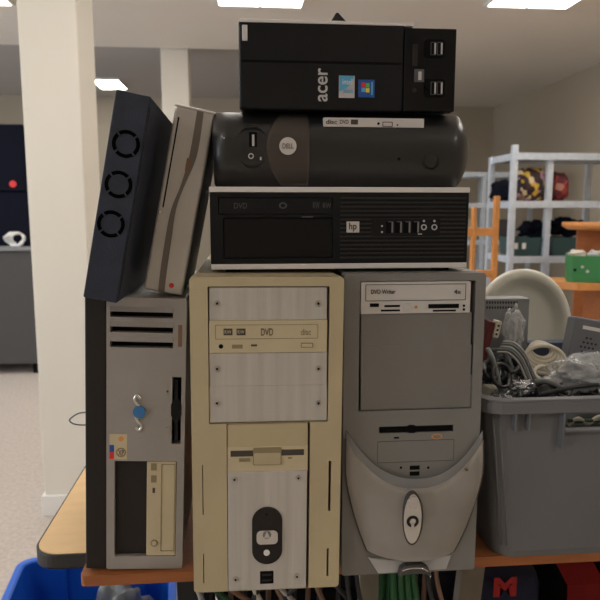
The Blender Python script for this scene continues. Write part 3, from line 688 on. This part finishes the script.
# ---------------------------------------------------------------- grey tub
YT = .866
t = thing('storage_tub', 'large grey plastic tub full of cables, on the orange board at right', 'tub', (0, 0, 0))
bx0 = atY(498, 556, YT).x; rx0 = atY(482, 402, YT).x; TW = .46; TD = .34
zr = atY(540, 400, YT-.012).z; zl = TZ
def ring_at(x0, y0, x1, y1, z, r=.03): return [Vector((p[0], p[1], z)) for p in rrect(x0, y0, x1, y1, r, 8)]
bm = bmesh.new(); wl = .003
dx_ = (bx0-rx0)*.55
lv = [(bx0, YT+.008, bx0+TW-.02, YT+TD-.01, zl), (bx0-dx_*.0, YT+.004, bx0+TW-.018, YT+TD-.008, zl+.012), (rx0+.008, YT-.004, bx0+TW+.012, YT+TD+.004, zr)]
li = [(rx0+.008+wl, YT-.004+wl, bx0+TW+.012-wl, YT+TD+.004-wl, zr), (bx0+wl, YT+.008+wl, bx0+TW-.02-wl, YT+TD-.01-wl, zl+.004)]
loops = [[bm.verts.new(v) for v in ring_at(*q)] for q in lv+li]
for a, b in zip(loops, loops[1:]):
    for i in range(len(a)): bm.faces.new((a[i], a[(i+1) % len(a)], b[(i+1) % len(b)], b[i]))
bm.faces.new(loops[0][::-1]); bm.faces.new(loops[-1])
# handle opening: cut by boolean afterwards
body = obj('body', bm, 'tub', t)
h0 = atY(566, 414.5, YT-.004); h1 = atY(610, 427.5, YT-.004)
cb = obj('cut', add_box(bmesh.new(), h0.x, h0.x+.115, YT-.04, YT+.03, h1.z, h0.z), 'tub')
md = body.modifiers.new('b', 'BOOLEAN'); md.object = cb; md.solver = 'EXACT'
bpy.context.view_layer.update()
me = bpy.data.meshes.new_from_object(body.evaluated_get(bpy.context.evaluated_depsgraph_get())); body.modifiers.clear(); body.data = me; bpy.data.objects.remove(cb)
# rim
bm = bmesh.new(); q = lv[2]; e_ = .013
ol = rrect(q[0]-e_, q[1]-e_, q[2]+e_, q[3]+e_, .035, 8); il = rrect(q[0]+.001, q[1]+.001, q[2]-.001, q[3]-.001, .03, 8)
add_plate(bm, ol, zr-.002, zr+.002, [il])
for v in bm.verts: v.co = Vector((v.co.x, v.co.z, v.co.y))
b2 = bmesh.new(); il2 = rrect(q[0]-e_+.003, q[1]-e_+.003, q[2]+e_-.003, q[3]+e_-.003, .033, 8)
add_plate(b2, ol, zr-.019, zr-.002, [il2])
for v in b2.verts: v.co = Vector((v.co.x, v.co.z, v.co.y))
me = bpy.data.meshes.new('t'); b2.to_mesh(me); b2.free(); bm.from_mesh(me)
obj('rim', bm, 'tub', t, bev=.001)
for u in (514, 528, 562):
    x = atY(u, 430, YT-.01).x; ln = .045 if u < 540 else .075
    obj('rib', add_box(bmesh.new(), x-.0015, x+.0015, YT-.016, YT+.001, zr-ln, zr-.004, .0005), 'tub', t)
for k, u in enumerate((503, 509)):
    obj('corner_rib', add_tube(bmesh.new(), [(rx0+.012+k*.008+.006, YT+.0035-k*.003, zr-.02), (bx0+.008+k*.008, YT+.010-k*.002, zl+.02)], .002, 6, 0), 'tub', t)
obj('handle_lip', add_box(bmesh.new(), h0.x-.003, h0.x+.118, YT-.010, YT-.001, h1.z-.004, h1.z, .001), 'tub', t)
# contents ---------------------------------------------------------
tx0, tx1, ty0, ty1 = rx0+.03, bx0+TW-.03, YT+.02, YT+TD-.03
g = 'black cables tangled in the grey tub'
def cable(pts, r, m, label, group=None, name='cable'):
    return tag(obj(name, add_tube(bmesh.new(), pts, r, 8, 7), m), label, 'cable', group)
def loops_(c, n, rx, rz, axis_y=.2, dr=.004, sq=.0):
    P = []
    for i in range(n*10+1):
        a = 2*PI*i/10; k = 1+random.uniform(-.1, .1)
        P.append((c[0]+rx*k*math.cos(a), c[1]+axis_y*rx*math.sin(a+.7)+random.uniform(-dr, dr), c[2]+rz*k*math.sin(a)))
    return P
# a filling layer so that the heap is supported
blob('cable_heap', ((tx0+tx1)/2, YT+.17, zl+.006), (.175, .115, .115), 'cbl', 5, .15, 4, 4, flat=False)
hp = C.objects['cable_heap']; tag(hp, 'dark heap of cable at the bottom of the grey tub', 'cable heap'); hp['kind'] = 'stuff'
for k in range(16):
    c = atY(random.uniform(486, 535), random.uniform(365, 392), random.uniform(.93, 1.02))
    cable(loops_(c, 1, random.uniform(.012, .03), random.uniform(.008, .022), 1.0), random.uniform(.0022, .0034), 'cbl', 'black cable tangled in the left end of the grey tub', g)
g2 = 'black cables at the right of the grey tub'
for k in range(7):
    c = atY(random.uniform(545, 600), random.uniform(385, 396), random.uniform(.92, .99))
    cable(loops_(c, 1, random.uniform(.015, .03), random.uniform(.008, .015), .8), random.uniform(.0022, .0034), 'cbl', 'black cable lying under the clear bag in the grey tub', g2)
cable([atY(*p) for p in [(488, 349, .96), (493, 360, .94), (497, 375, .93), (500, 388, .925), (508, 394, .93), (520, 396, .95)]], .0042, 'cgr', 'thick dark grey cable curving down from the white connector')
cable([atY(*p) for p in [(487, 352, .99), (500, 350, .98), (508, 358, .965), (512, 372, .96), (508, 388, .95), (500, 392, .955)]], .0034, 'cgr', 'thin grey cable arching beside the white connector')
P = [atY(*p) for p in [(497, 352, .97), (508, 353, .965), (518, 362, .955), (524, 374, .95), (529, 386, .945), (533, 393, .95)]]
for k in range(5):
    cable([p+Vector((k*.0035, .003*k, .0035*k)) for p in P], .0017, ['clg', 'cgr'][k % 2], 'thin grey and black stranded cable in the centre left of the grey tub', 'stranded cables in the centre left of the tub')
cable([atY(*p) for p in [(540, 395, .93), (556, 391, .925), (575, 387, .925), (600, 384.5, .93), (625, 385, .96)]], .0037, 'cbl', 'thick black cable arching along the tub rim in front')
cable([atY(*p) for p in [(534, 382, .95), (545, 381, .945), (556, 385, .94), (565, 392, .94), (572, 398, .95)]], .0045, 'cgr', 'short thick dark grey cable end left of the clear bag')
# white cream coil
c = atY(542, 358, 1.0)
t2 = thing('cable_coil', 'coil of thick cream cable lying in the grey tub', 'cable coil', tuple(c))
for k in range(5):
    r = .034-.004*k
    pts = [Vector((r*math.cos(a), .010*math.sin(a)+.004*k-.01, r*.62*math.sin(a)+.003*k)) for a in [2*PI*i/24 for i in range(24)]]
    obj('cable_turn', add_tube(bmesh.new(), pts, .0036, 8, 0, closed=True), 'ccr', t2)
obj('cable_tie', add_tube(bmesh.new(), [Vector((.012+.009*math.cos(a), -.012+.006*math.sin(a), -.016+.013*math.sin(a))) for a in [2*PI*i/14 for i in range(14)]], .0018, 6, 0, closed=True), 'blackmatt', t2)
cable([atY(*p) for p in [(549, 372, 1.0), (541, 366, .98), (534, 372, .965), (541, 380, .955), (552, 378, .96)]], .0034, 'ccr', 'cream cable end curling below the cream coil')
# vented panel
a = atY(481, 299, 1.05); b_ = atY(530, 296, 1.05); lo = zl+.06
t2 = thing('metal_box', 'flat grey metal box with rows of vent holes standing in the tub', 'metal box', (a.x-.03, 1.05, lo))
W = b_.x-a.x+.03; H = a.z-lo
obj('body', add_box(bmesh.new(), 0, W, 0, .035, 0, H, .0015), 'panel', t2)
bm = bmesh.new()
for i in range(12):
    for j in range(2): 
        x, z = L(t2, 487+i*2.7, 302.5+j*5); add_box(bm, x-.0013, x+.0013, -.0005, .001, z-.002, z+.002)
for j in range(9):
    x, z = L(t2, 514+(j % 2)*3, 322+j*4); add_box(bm, x-.001, x+.001, -.0005, .001, z-.001, z+.001)
obj('vent_holes', bm, 'hole', t2)
o = blob('plastic_bag', tuple(atY(513, 356, 1.015)), (.017, .010, .036), M['bagclear'], 3, .28, 2.5, 4, 'clear plastic bag hanging against the grey metal box', 'plastic bag', flat=False)
# maroon board and white connector
a = atY(489, 322, .985)
t2 = thing('circuit_card', 'maroon card with a cream connector at the left end of the tub', 'circuit card', (a.x-.004, .985, a.z-.075), (0, math.radians(12), 0))
obj('board', add_box(bmesh.new(), -.010, .0, 0, .06, 0, .075, .0005), 'maroon', t2)
obj('connector', add_box(bmesh.new(), -.001, .0085, -.004, .012, .052, .079, .001), 'ccr', t2, label='cream connector')
bm = bmesh.new()
for k in range(3): add_box(bm, .002, .0055, -.0045, -.0035, .056+k*.007, .059+k*.007)
obj('connector_pins', bm, 'blackmatt', t2)
# big cream dish behind
c = atY(529, 325, 1.15); R0 = (atY(577, 325, 1.15)-c).length
t2 = thing('round_dish', 'large round cream plastic dish standing up at the back of the tub', 'dish', (c.x, c.y, c.z-R0*1.12), (math.radians(-7), 0, 0))
bm = bmesh.new(); R1 = R0; cc = (0, 0, R0*1.12)
add_lathe(bm, [(.001, .026), (R1*.60, .026), (R1*.74, .020), (R1*.80, .006), (R1*.86, .0), (R1*.95, .001), (R1, .008), (R1, .018), (R1*.97, .022), (R1*.86, .014), (R1*.80, .030), (R1*.6, .034), (.001, .034)], 64, 'y', cc, 1, 1.12)
obj('dish', bm, 'cream', t2)
bm = bmesh.new(); add_box(bm, -.03, .03, .03, .04, .01, R0*.6, .004); obj('back_bracket', bm, 'cream', t2)
# blue grey box edge behind
a = atY(515, 342, 1.11); b_ = atY(568, 342, 1.11)
o = obj('document_box', add_box(bmesh.new(), a.x, b_.x, 1.10, 1.125, zl+.05, a.z, .002), mat('slate_blue_plastic', (.10, .13, .19), .5)); tag(o, 'low slate-blue flat box in front of the cream dish', 'box')
# speaker
a = atY(563, 352, 1.0)
t2 = thing('speaker', 'small dark grey desktop speaker with round perforations, tilted in the tub', 'speaker', (a.x+.008, 1.0, atY(563, 362, 1.0).z), (math.radians(-8), math.radians(10), math.radians(-12)))
obj('cabinet', add_box(bmesh.new(), 0, .052, 0, .045, 0, .078, .004, 3), 'spk', t2)
bm = bmesh.new()
for i in range(5):
    for j in range(4):
        if (i in (0, 4)) and (j in (0, 3)): continue
        cx = .017+j*.0065+(i % 2)*.003; cz = .014+i*.0078
        add_plate(bm, circle(cx, cz, .0018, .0018, 10), -.0006, .001)
obj('speaker_holes', bm, 'hole', t2)
obj('label_window', add_box(bmesh.new(), .014, .043, -.0007, .001, .059, .065, .0004), 'white', t2)
# second pale gadget at right edge
a = atY(597, 345, 1.03); o = obj('adapter_box', add_box(bmesh.new(), a.x, a.x+.05, 1.03, 1.06, zl+.1, a.z+.025, .003), 'panel'); tag(o, 'pale grey adapter box at the right edge of the picture in the tub', 'adapter')
# large clear bag and silver bag
blob('plastic_bag', tuple(atY(580, 394, .965)), (.056, .035, .030), M['bagclear'], 8, .28, 2.0, 5, 'large crumpled clear plastic bag on the right of the tub', 'plastic bag', flat=False)
blob('network_adapter', tuple(atY(584, 392, .965)), (.028, .016, .014), 'cgr', 9, .2, 2.0, 3, 'dark grey lump wrapped inside the large clear bag', 'adapter', flat=False)
blob('antistatic_bag', tuple(atY(521, 397, .94)), (.020, .012, .012), M['bagsilver'], 11, .5, 2.4, 4, 'small crumpled silver bag near the tub front', 'bag', flat=False)
blob('antistatic_bag', tuple(atY(503, 401, .93)), (.016, .012, .008), M['bagsilver'], 14, .5, 2.4, 4, 'flattened silver bag at the left front corner of the tub', 'bag', flat=False)
o = obj('power_adapter', add_box(bmesh.new(), -.018, .018, -.012, .012, 0, .016, .003), 'ccr'); o.location = atY(494, 396, .945); o.rotation_euler = (.1, .15, .3); tag(o, 'small cream plug block at the left end of the tub', 'adapter')
# seen through the handle
for k, m in enumerate(('ccr', 'clg', 'cgn')):
    cable([atY(*p) for p in [(568, 425-k*2, .915), (578, 419+k, .91), (588, 423-k, .912), (600, 417+2*k, .915), (612, 424, .92)]], .0036, m, ['cream', 'pale grey', 'green'][k]+' cable seen through the handle opening of the tub')
# ---------------------------------------------------------------- under the table
# blue crate on the floor
a = atZ(24, 562, .35); b_ = atZ(166, 566, .35)
t = thing('storage_crate', 'bright blue plastic crate on the floor under the table', 'crate', (a.x, a.y, 0), (0, 0, math.radians(6)))
W = (b_-a).length; D = .46
bm = bmesh.new()
def crate_bm(W, D, H, w=.004, fl=.012, lip=.018):
    bm = bmesh.new()
    L_ = [(fl, -D+fl, W-fl, -fl, 0), (0, -D, W, 0, H), (0, -D, W, 0, H), (w, -D+w, W-w, -w, H), (fl+w, -D+fl+w, W-fl-w, -fl-w, w)]
    lo = [[bm.verts.new(v) for v in ring_at(*q, .03)] for q in (L_[0], L_[1], L_[3], L_[4])]
    for p, q in zip(lo, lo[1:]):
        for i in range(len(p)): bm.faces.new((p[i], p[(i+1) % len(p)], q[(i+1) % len(q)], q[i]))
    bm.faces.new(lo[0][::-1]); bm.faces.new(lo[-1]); return bm
obj('body', crate_bm(W, D, .35), 'blue', t, bev=.001)
bm = bmesh.new(); add_plate(bm, rrect(-.016, -D-.016, W+.016, .016, .04, 8), .335, .352, [rrect(.002, -D+.002, W-.002, -.002, .03, 8)])
for v in bm.verts: v.co = Vector((v.co.x, v.co.z, v.co.y))
obj('rim', bm, 'blue', t, bev=.003)
for x in (.1, .2, .3): obj('rib', add_box(bmesh.new(), x, x+.006, -.022, -.012, .03, .335, .001), 'blue', t)
p = atZ(22, 596, .25); q = t.location
blob('wrapped_bundle', (p.x+.035, p.y-.11, .008), (.05, .045, .13), 'black', 21, .25, 2, 3, 'dark bundle at the left end of the blue crate', 'bundle')
p = atZ(128, 592, .27)
blob('plastic_wrapped_part', (p.x, p.y-.06, .008), (.075, .06, .19), 'cgr', 23, .3, 2, 4, 'crumpled dark grey wrapped part in the right of the blue crate', 'wrapped part')
# cables hanging from the crossbar
o = obj('shade_box', add_box(bmesh.new(), 0, .42, 0, .45, 0, .52, .004), 'blackmatt'); o.location = (-.055, 1.16, 0); tag(o, 'added black box giving the dark shade beneath the table behind the hanging cables', 'computer')  # dark box added as the under-table shade behind the cables
random.seed(3)
hang = [(205, 'clg'), (214, 'cbl'), (226, 'cgn'), (236, 'cbr'), (250, 'cbl'), (262, 'ccr'), (275, 'cbr'), (289, 'clg'), (302, 'cbl'), (316, 'cbr'), (328, 'cbl')]
nm = dict(clg='pale grey', cbl='black', cgn='green', cbr='brown', ccr='cream')
for i, (u, m) in enumerate(hang):
    c = atY(u, 585, .985); x = c.x; zb_ = TZ-.055
    lab = nm[m]+' cable hanging from the table crossbar under the beige tower'
    cable([(x-.012, 1.018, .42), (x-.01, 1.020, .6), (x-.004, 1.014, zb_+.004), (x, 1.0, zb_+.007), (x+.004, .984, zb_+.002), (x+random.uniform(-.02, .02), .978, .65), (x+random.uniform(-.05, .05), .985, .58), (x+random.uniform(-.06, .06), 1.0, .45)], .0045, m, lab, 'cables hanging under the beige tower, '+nm[m])
for i, (u, m) in enumerate([(392, 'cgn'), (399, 'cgn'), (406, 'cgn'), (413, 'cgn'), (346, 'cbl'), (356, 'cbl'), (427, 'cbl'), (436, 'cbr')]):
    c = atY(u, 580, .97); x = c.x; zb_ = TZ-.055
    cable([(x-.006, 1.020, .5), (x-.004, 1.016, zb_+.003), (x, 1.0, zb_+.009), (x+.003, .982, zb_+.003), (x+.004, .975, .64), (x+.012+.004*i, .98, .5), (x+.02, .99, .38)], .0065 if m == 'cgn' else .004, m, nm[m]+' cable hanging from the crossbar below the grey tower', 'cables hanging under the grey tower, '+nm[m])
a = atZ(372, 585, .6)
# pale board, wooden post, bags
a = atY(368, 580, 1.12); o = obj('plywood_offcut', add_box(bmesh.new(), -.02, .02, 0, .02, 0, .60, .002), 'chip'); o.location = (a.x, 1.10, 0); tag(o, 'pale narrow board standing on the floor below the grey tower', 'board')
a = atY(462, 580, 1.08); o = obj('wooden_post', add_box(bmesh.new(), -.022, .022, 0, .03, 0, .66, .003), 'greywood'); o.location = (a.x-.03, 1.08, 0); o.rotation_euler = (0, math.radians(5), 0); tag(o, 'weathered wooden post standing below the table, right of the green cables', 'post')
a = atY(517, 572, 1.2)
t = thing('holdall', 'navy cloth holdall with red letters, on the floor under the tub', 'bag', (a.x, 1.2, 0))
bm = bmesh.new(); add_box(bm, -.13, .07, 0, .22, 0, a.z, .05, 5); obj('body', bm, 'navybag', t, smooth=True)
text('lettering', t, 'M', 494, 578, 516, 596, -.001, 'redcloth', bold=.06)
obj('handle', add_tube(bmesh.new(), [(-.09, .0, a.z-.16), (-.07, -.012, a.z-.10), (-.02, -.02, a.z-.09), (.04, -.012, a.z-.10), (.05, 0, a.z-.16)], .007, 8), 'navybag', t)
a = atY(580, 567, 1.18)
t = thing('backpack', 'black backpack with wide red straps, on the floor at lower right', 'bag', (a.x+.05, 1.2, 0))
obj('body', add_box(bmesh.new(), -.085, .16, 0, .22, 0, a.z-.01, .05, 5), 'blackmatt', t, smooth=True)
for x, w in ((-.062, .02), (-.022, .022), (.06, .02)):
    bm = bmesh.new(); hz = a.z-.01
    prof = [(.09, hz+.004), (.05, hz+.006), (.012, hz-.004), (-.012, hz-.035), (-.016, hz-.09), (-.006, hz-.2)]
    for s_ in (0, 1):
        pass
    vv = [[bm.verts.new((x-w+(.012 if i > 2 else 0), p[0], p[1])), bm.verts.new((x+w+(.012 if i > 2 else 0), p[0], p[1]))] for i, p in enumerate(prof)]
    for i in range(len(vv)-1): bm.faces.new((vv[i][0], vv[i][1], vv[i+1][1], vv[i+1][0])).smooth = True
    bmesh.ops.solidify(bm, geom=bm.faces[:], thickness=.004)
    obj('strap', bm, 'redcloth', t, label='red strap')
# ---------------------------------------------------------------- background left
a = atZ(0, 376, 0); b_ = atZ(38, 362, 0); y0 = 5.0
lx = atY(37, 300, y0).x
top = atY(20, 247, y0).z
t = thing('low_cabinet', 'low charcoal cabinet with grey top in the far left background', 'cabinet', (lx, y0, 0))
obj('body', add_box(bmesh.new(), -1.1, 0, 0, .55, .08, top-.03, .01), 'counter', t)
obj('worktop', add_box(bmesh.new(), -1.12, .02, -.02, .57, top-.03, top, .008), 'countertop', t)
for x in (-1.05, -.05):
    for y in (.05, .5): obj('foot', add_box(bmesh.new(), x-.02, x+.02, y-.02, y+.02, 0, .08), 'blackmatt', t)
tp = atY(10, 124, y0+.15).z; md_ = atY(10, 192, y0+.15).z; xx = atY(27, 150, y0+.15).x
o = obj('fabric_crate', add_box(bmesh.new(), xx-.55, xx, y0+.15, y0+.5, top, md_, .02), 'bag1'); tag(o, 'lower dark navy crate on the charcoal cabinet', 'crate')
t = thing('fabric_crate', 'upper dark navy crate with a red dot, stacked on another crate', 'crate', (xx-.01, y0+.14, md_))
obj('body', add_box(bmesh.new(), -.55, 0, 0, .36, .002, tp-md_, .02), 'bag1', t)
x, z = L(t, 13, 184); obj('red_dot', add_plate(bmesh.new(), circle(x, z, .026, .026, 20), -.004, .001), 'red', t)
c = atY(14, 238, y0+.07)
t = thing('cable_coil', 'tangled white coil lying on the charcoal cabinet', 'cable coil', (c.x, y0+.07, top))
random.seed(5)
for k in range(4):
    obj('cable_turn', add_tube(bmesh.new(), [Vector(((.07-.008*k)*math.cos(q)+.01*k, .02*math.sin(q*2), .055+(.045)*math.sin(q)+random.uniform(-.008, .008))) for q in [2*PI*i/16 for i in range(16)]], .009, 8, 0, closed=True), 'white', t)
# ---------------------------------------------------------------- shelving
def post(t, x, y, h, w=.036):
    bm = bmesh.new(); add_box(bm, x-w/2, x+w/2, y-.002, y+.001, 0, h); add_box(bm, x-w/2, x-w/2+.003, y+.001, y+w, 0, h)
    return obj('upright', bm, 'steel', t)
def shelves(t, xa, xb, ya, yb, zs, rail=.045):
    for z in zs:
        bm = bmesh.new()
        add_box(bm, xa, xb, ya-.006, ya-.002, z-rail, z, .001); add_box(bm, xa, xb, yb, yb+.003, z-rail, z, .001)
        add_box(bm, xa, xa+.003, ya, yb, z-rail, z); add_box(bm, xb-.003, xb, ya, yb, z-rail, z)
        s = obj('shelf', bm, 'steel', t)
        obj('shelf_board', add_box(bmesh.new(), xa+.003, xb-.003, ya, yb, z-.018, z-.004), 'chip', s)
ya = 4.1; yb = 4.48
xa = atY(513.5, 200, ya).x; zt_ = atY(560, 153, ya).z; zm = atY(560, 201, ya).z; zl_ = atY(560, 256, ya).z
t = thing('shelving_unit', 'large galvanised steel shelving unit at right holding floral bags and green bins', 'shelving unit', (xa, ya, 0))
xb = 2.95-xa; xm = atY(550, 200, ya).x-xa
for x, y, h in ((0, 0, zt_+.05), (xm, .012, zt_-.02), (xb, 0, zt_+.02), (0, yb-ya, zt_), (atY(588, 200, yb).x-xa, yb-ya, zt_), (xb, yb-ya, zt_)): post(t, x, y, h, .036)
shelves(t, -.01, xb, 0, yb-ya, (zt_, zm, zl_, .55, .15))
SH = t
ya2 = 5.6; zs = [atY(485, 172, ya2).z, atY(485, 203, ya2).z, atY(485, 240, ya2).z, .45, .12]
xa2 = atY(484, 200, ya2).x
t = thing('shelving_unit', 'smaller galvanised shelving unit further back, behind the orange wooden frame', 'shelving unit', (xa2, ya2, 0))
for x, y in ((-.9, 0), (0, 0), (.62, 0), (-.9, .4), (0.12, .4), (.62, .4)): post(t, x, y, zs[0])
shelves(t, -.9, .64, 0, .4, zs)
for k, x in enumerate((-.35, -.1, .25)):
    o = obj('folder_box', add_box(bmesh.new(), -.09, .09, 0, .2, 0, .18, .005), ['chip', 'wall', 'counter'][k]); o.location = (xa2+x, ya2+.08, zs[2]); tag(o, ['tan', 'cream', 'charcoal'][k]+' box on the smaller shelving unit', 'box')
# floral bags
def clothbag(name, u0, u1, v0, v1, y, m, label, seed, zb):
    a = atY(u0, v1, y); b = atY(u1, v0, y); w = (b.x-a.x)/2; h = b.z-zb
    bm = bmesh.new(); bmesh.ops.create_icosphere(bm, subdivisions=4, radius=1)
    for v in bm.verts:
        d = v.co.copy(); q = lambda k, e: math.copysign(abs(k)**e, k)
        v.co = Vector((q(d.x, .6)*w, q(d.y, .7)*.13, (q(d.z, .6)*.5+.5)*h)); v.co += Vector((noise.noise(d*3+Vector((seed, 0, 0)))*.03, 0, noise.noise(d*3+Vector((0, seed, 0)))*.03))
        v.co.z = max(v.co.z, 0)
    o = obj(name, bm, m, smooth=True); o.location = (a.x+w, y+.13, zb+.001); tag(o, label, 'bag'); return o
clothbag('fabric_bag', 519, 551, 167, 201, ya+.03, 'floral1', 'yellow and black floral bag on the middle shelf', 2, zm)
clothbag('fabric_bag', 553, 572, 172, 201, ya+.03, 'floral2', 'dark red floral bag on the middle shelf', 6, zm)
clothbag('fabric_bag', 505, 512, 180, 201, ya+.08, 'bag1', 'small dark bag at the left end of the middle shelf', 9, zm)
def bin_(u0, u1, v0, y, zb, m, label, depth=.3):
    a = atY(u0, v0, y); b = atY(u1, v0, y)
    t = thing('storage_bin', label, 'bin', (a.x, y+depth, zb+.001))
    obj('body', crate_bm(b.x-a.x, depth, a.z-zb), m, t, bev=.002)
    return t
b1 = bin_(515, 544.5, 238, ya+.02, zl_, 'gbin', 'dark green bin on the lower shelf, left of the middle upright, with pale labels')
for u in (516, 524): 
    x, z = L(b1, u, 246, -.3); obj('label_card', add_box(bmesh.new(), x-.012, x+.012, -.3035, -.298, z-.02, z+.02), 'white', b1)
bin_(550.5, 583, 238, ya+.02, zl_, 'gbin', 'dark green bin on the lower shelf, right of the middle upright')
def cloth(u, v, y, s, seed, label):
    c = atY(u, v, y); c.z -= s[2]*.75
    return blob('clothing_pile', tuple(c), s, 'bag1', seed, .4, 2.4, 4, label, 'clothing', flat=False)
cloth(534, 233, ya+.17, (.10, .09, .055), 31, 'dark clothes heaped in the left green bin')
cloth(563, 232, ya+.17, (.12, .09, .06), 35, 'dark clothes heaped in the right green bin')
# round orange table with support, behind; lower orange table with green crate
y = 3.3; a = atY(564, 227, y); zt2 = atY(600, 223.5, y).z
t = thing('display_stand', 'small orange wooden stand with rounded top, right background', 'table', (atY(564, 227, y+.2).x+.345, y+.2, 0), (0, 0, math.radians(-27)))
bm = bmesh.new(); add_lathe(bm, [(.001, zt2-.04), (.29, zt2-.04), (.32, zt2-.02), (.32, zt2), (.001, zt2)], 48, 'z', (0, 0, 0)); obj('top', bm, 'rackwood', t)
w0 = atY(581, 240, y+.1).x-t.location.x
y2 = 2.9; zt3 = atY(600, 283.5, y2).z; zt3b = atY(590, 279, y2).z
obj('pedestal', add_box(bmesh.new(), -.235, .235, -.12, .12, 0, zt2-.04, .004), 'orange', t)
y2 = 2.85; zt3 = atY(580, 284, y2).z; a = atY(541, 279, y2+.2)
t = thing('side_table', 'orange wooden table carrying the bright green crate', 'table', (a.x, y2, 0))
obj('tabletop', slab(bmesh.new(), [(0, .20), (.02, .10), (.10, .03), (.25, 0), (.8, 0), (.8, .30), (.02, .30)], zt3-.035, zt3), 'rackwood', t, bev=.004)
wl_ = atY(583, 300, y2+.26).x-a.x
obj('pedestal', add_box(bmesh.new(), wl_, wl_+.4, .06, .26, 0, zt3-.035, .004), 'orange', t)
a = atY(564, 283, y2+.04)
t = thing('fruit_crate', 'bright green plastic crate on the orange table', 'crate', (atY(564, 270, y2+.3).x, y2+.3, zt3+.001), (0, 0, math.radians(-25)))
Hc = atY(564, 256.5, y2+.04).z-zt3
obj('body', crate_bm(.42, .24, Hc, fl=.004), 'gcrate', t, bev=.002)
for u, v, m in ((575, 270, 'blackmatt'), (582.5, 267, 'lprint'), (587.5, 271.5, 'lprint')):
    x, z = L(t, u, v, -.241); obj('handle_hole' if m == 'blackmatt' else 'sticker_dot', add_plate(bmesh.new(), circle(x, z, .007, .007, 14), -.2415, -.235), m, t)
for k in range(4):
    c = mtx(t) @ Vector((.05+k*.08, -.12, Hc-.03))
    blob('cable_bundle', tuple(c), (.035, .04, .022), ['ccr', 'clg', 'chip', 'ccr'][k], 40+k, .5, 2.5, 3, 'pale bundle poking out of the bright green crate', 'bundle', 'pale bundles in the bright green crate', flat=False)
# support the bundles: tall fill
o = obj('packing_paper', add_box(bmesh.new(), .012, .40, -.225, -.015, .006, Hc-.03, .01), 'chip'); o.location = t.location; o.rotation_euler = t.rotation_euler; tag(o, 'brown packing inside the bright green crate', 'packing')
# orange wooden frame at left of the shelves
y = 3.0
a = atY(474, 207, y); b_ = atY(497, 196, y)
t = thing('wooden_easel', 'orange wooden frame with two uprights and crossbars behind the computers', 'easel', (b_.x, y, 0))
xl = a.x-b_.x
obj('upright', add_box(bmesh.new(), -.012, .012, -.015, .015, 0, b_.z, .003), 'rackwood', t); obj('upright', add_box(bmesh.new(), xl-.008, xl+.010, -.015, .015, 0, a.z, .003), 'rackwood', t)
obj('upright', add_box(bmesh.new(), -.35, -.33, -.015, .015, 0, a.z, .003), 'rackwood', t)
for v0, v1 in ((228, 236), (270, 277), (340, 348)):
    z0, z1 = atY(485, v1, y).z, atY(485, v0, y).z
    obj('crossbar', add_box(bmesh.new(), -.33, -.011, -.010, .010, z0, z1, .003), 'rackwood', t)
# ---------------------------------------------------------------- light
for i, (a, b) in enumerate(wy):
    l = bpy.data.lights.new('window_daylight', 'AREA'); l.shape = 'RECTANGLE'; l.size = 1.2; l.size_y = 1.7; l.energy = 55; l.color = (.80, .89, 1)
    o = bpy.data.objects.new('window_daylight', l); C.objects.link(o); o.location = (LW-.12, (a+b)/2, 1.55); o.rotation_euler = (0, math.radians(-90), 0)
w = bpy.data.worlds.new('world'); S.world = w; w.use_nodes = True
w.node_tree.nodes['Background'].inputs[0].default_value = (.6, .75, 1, 1); w.node_tree.nodes['Background'].inputs[1].default_value = 1.0
S.view_settings.view_transform = 'Standard'; S.view_settings.look = 'None'; S.view_settings.gamma = 1; S.view_settings.exposure = 0.0; S.view_settings.use_curve_mapping = False
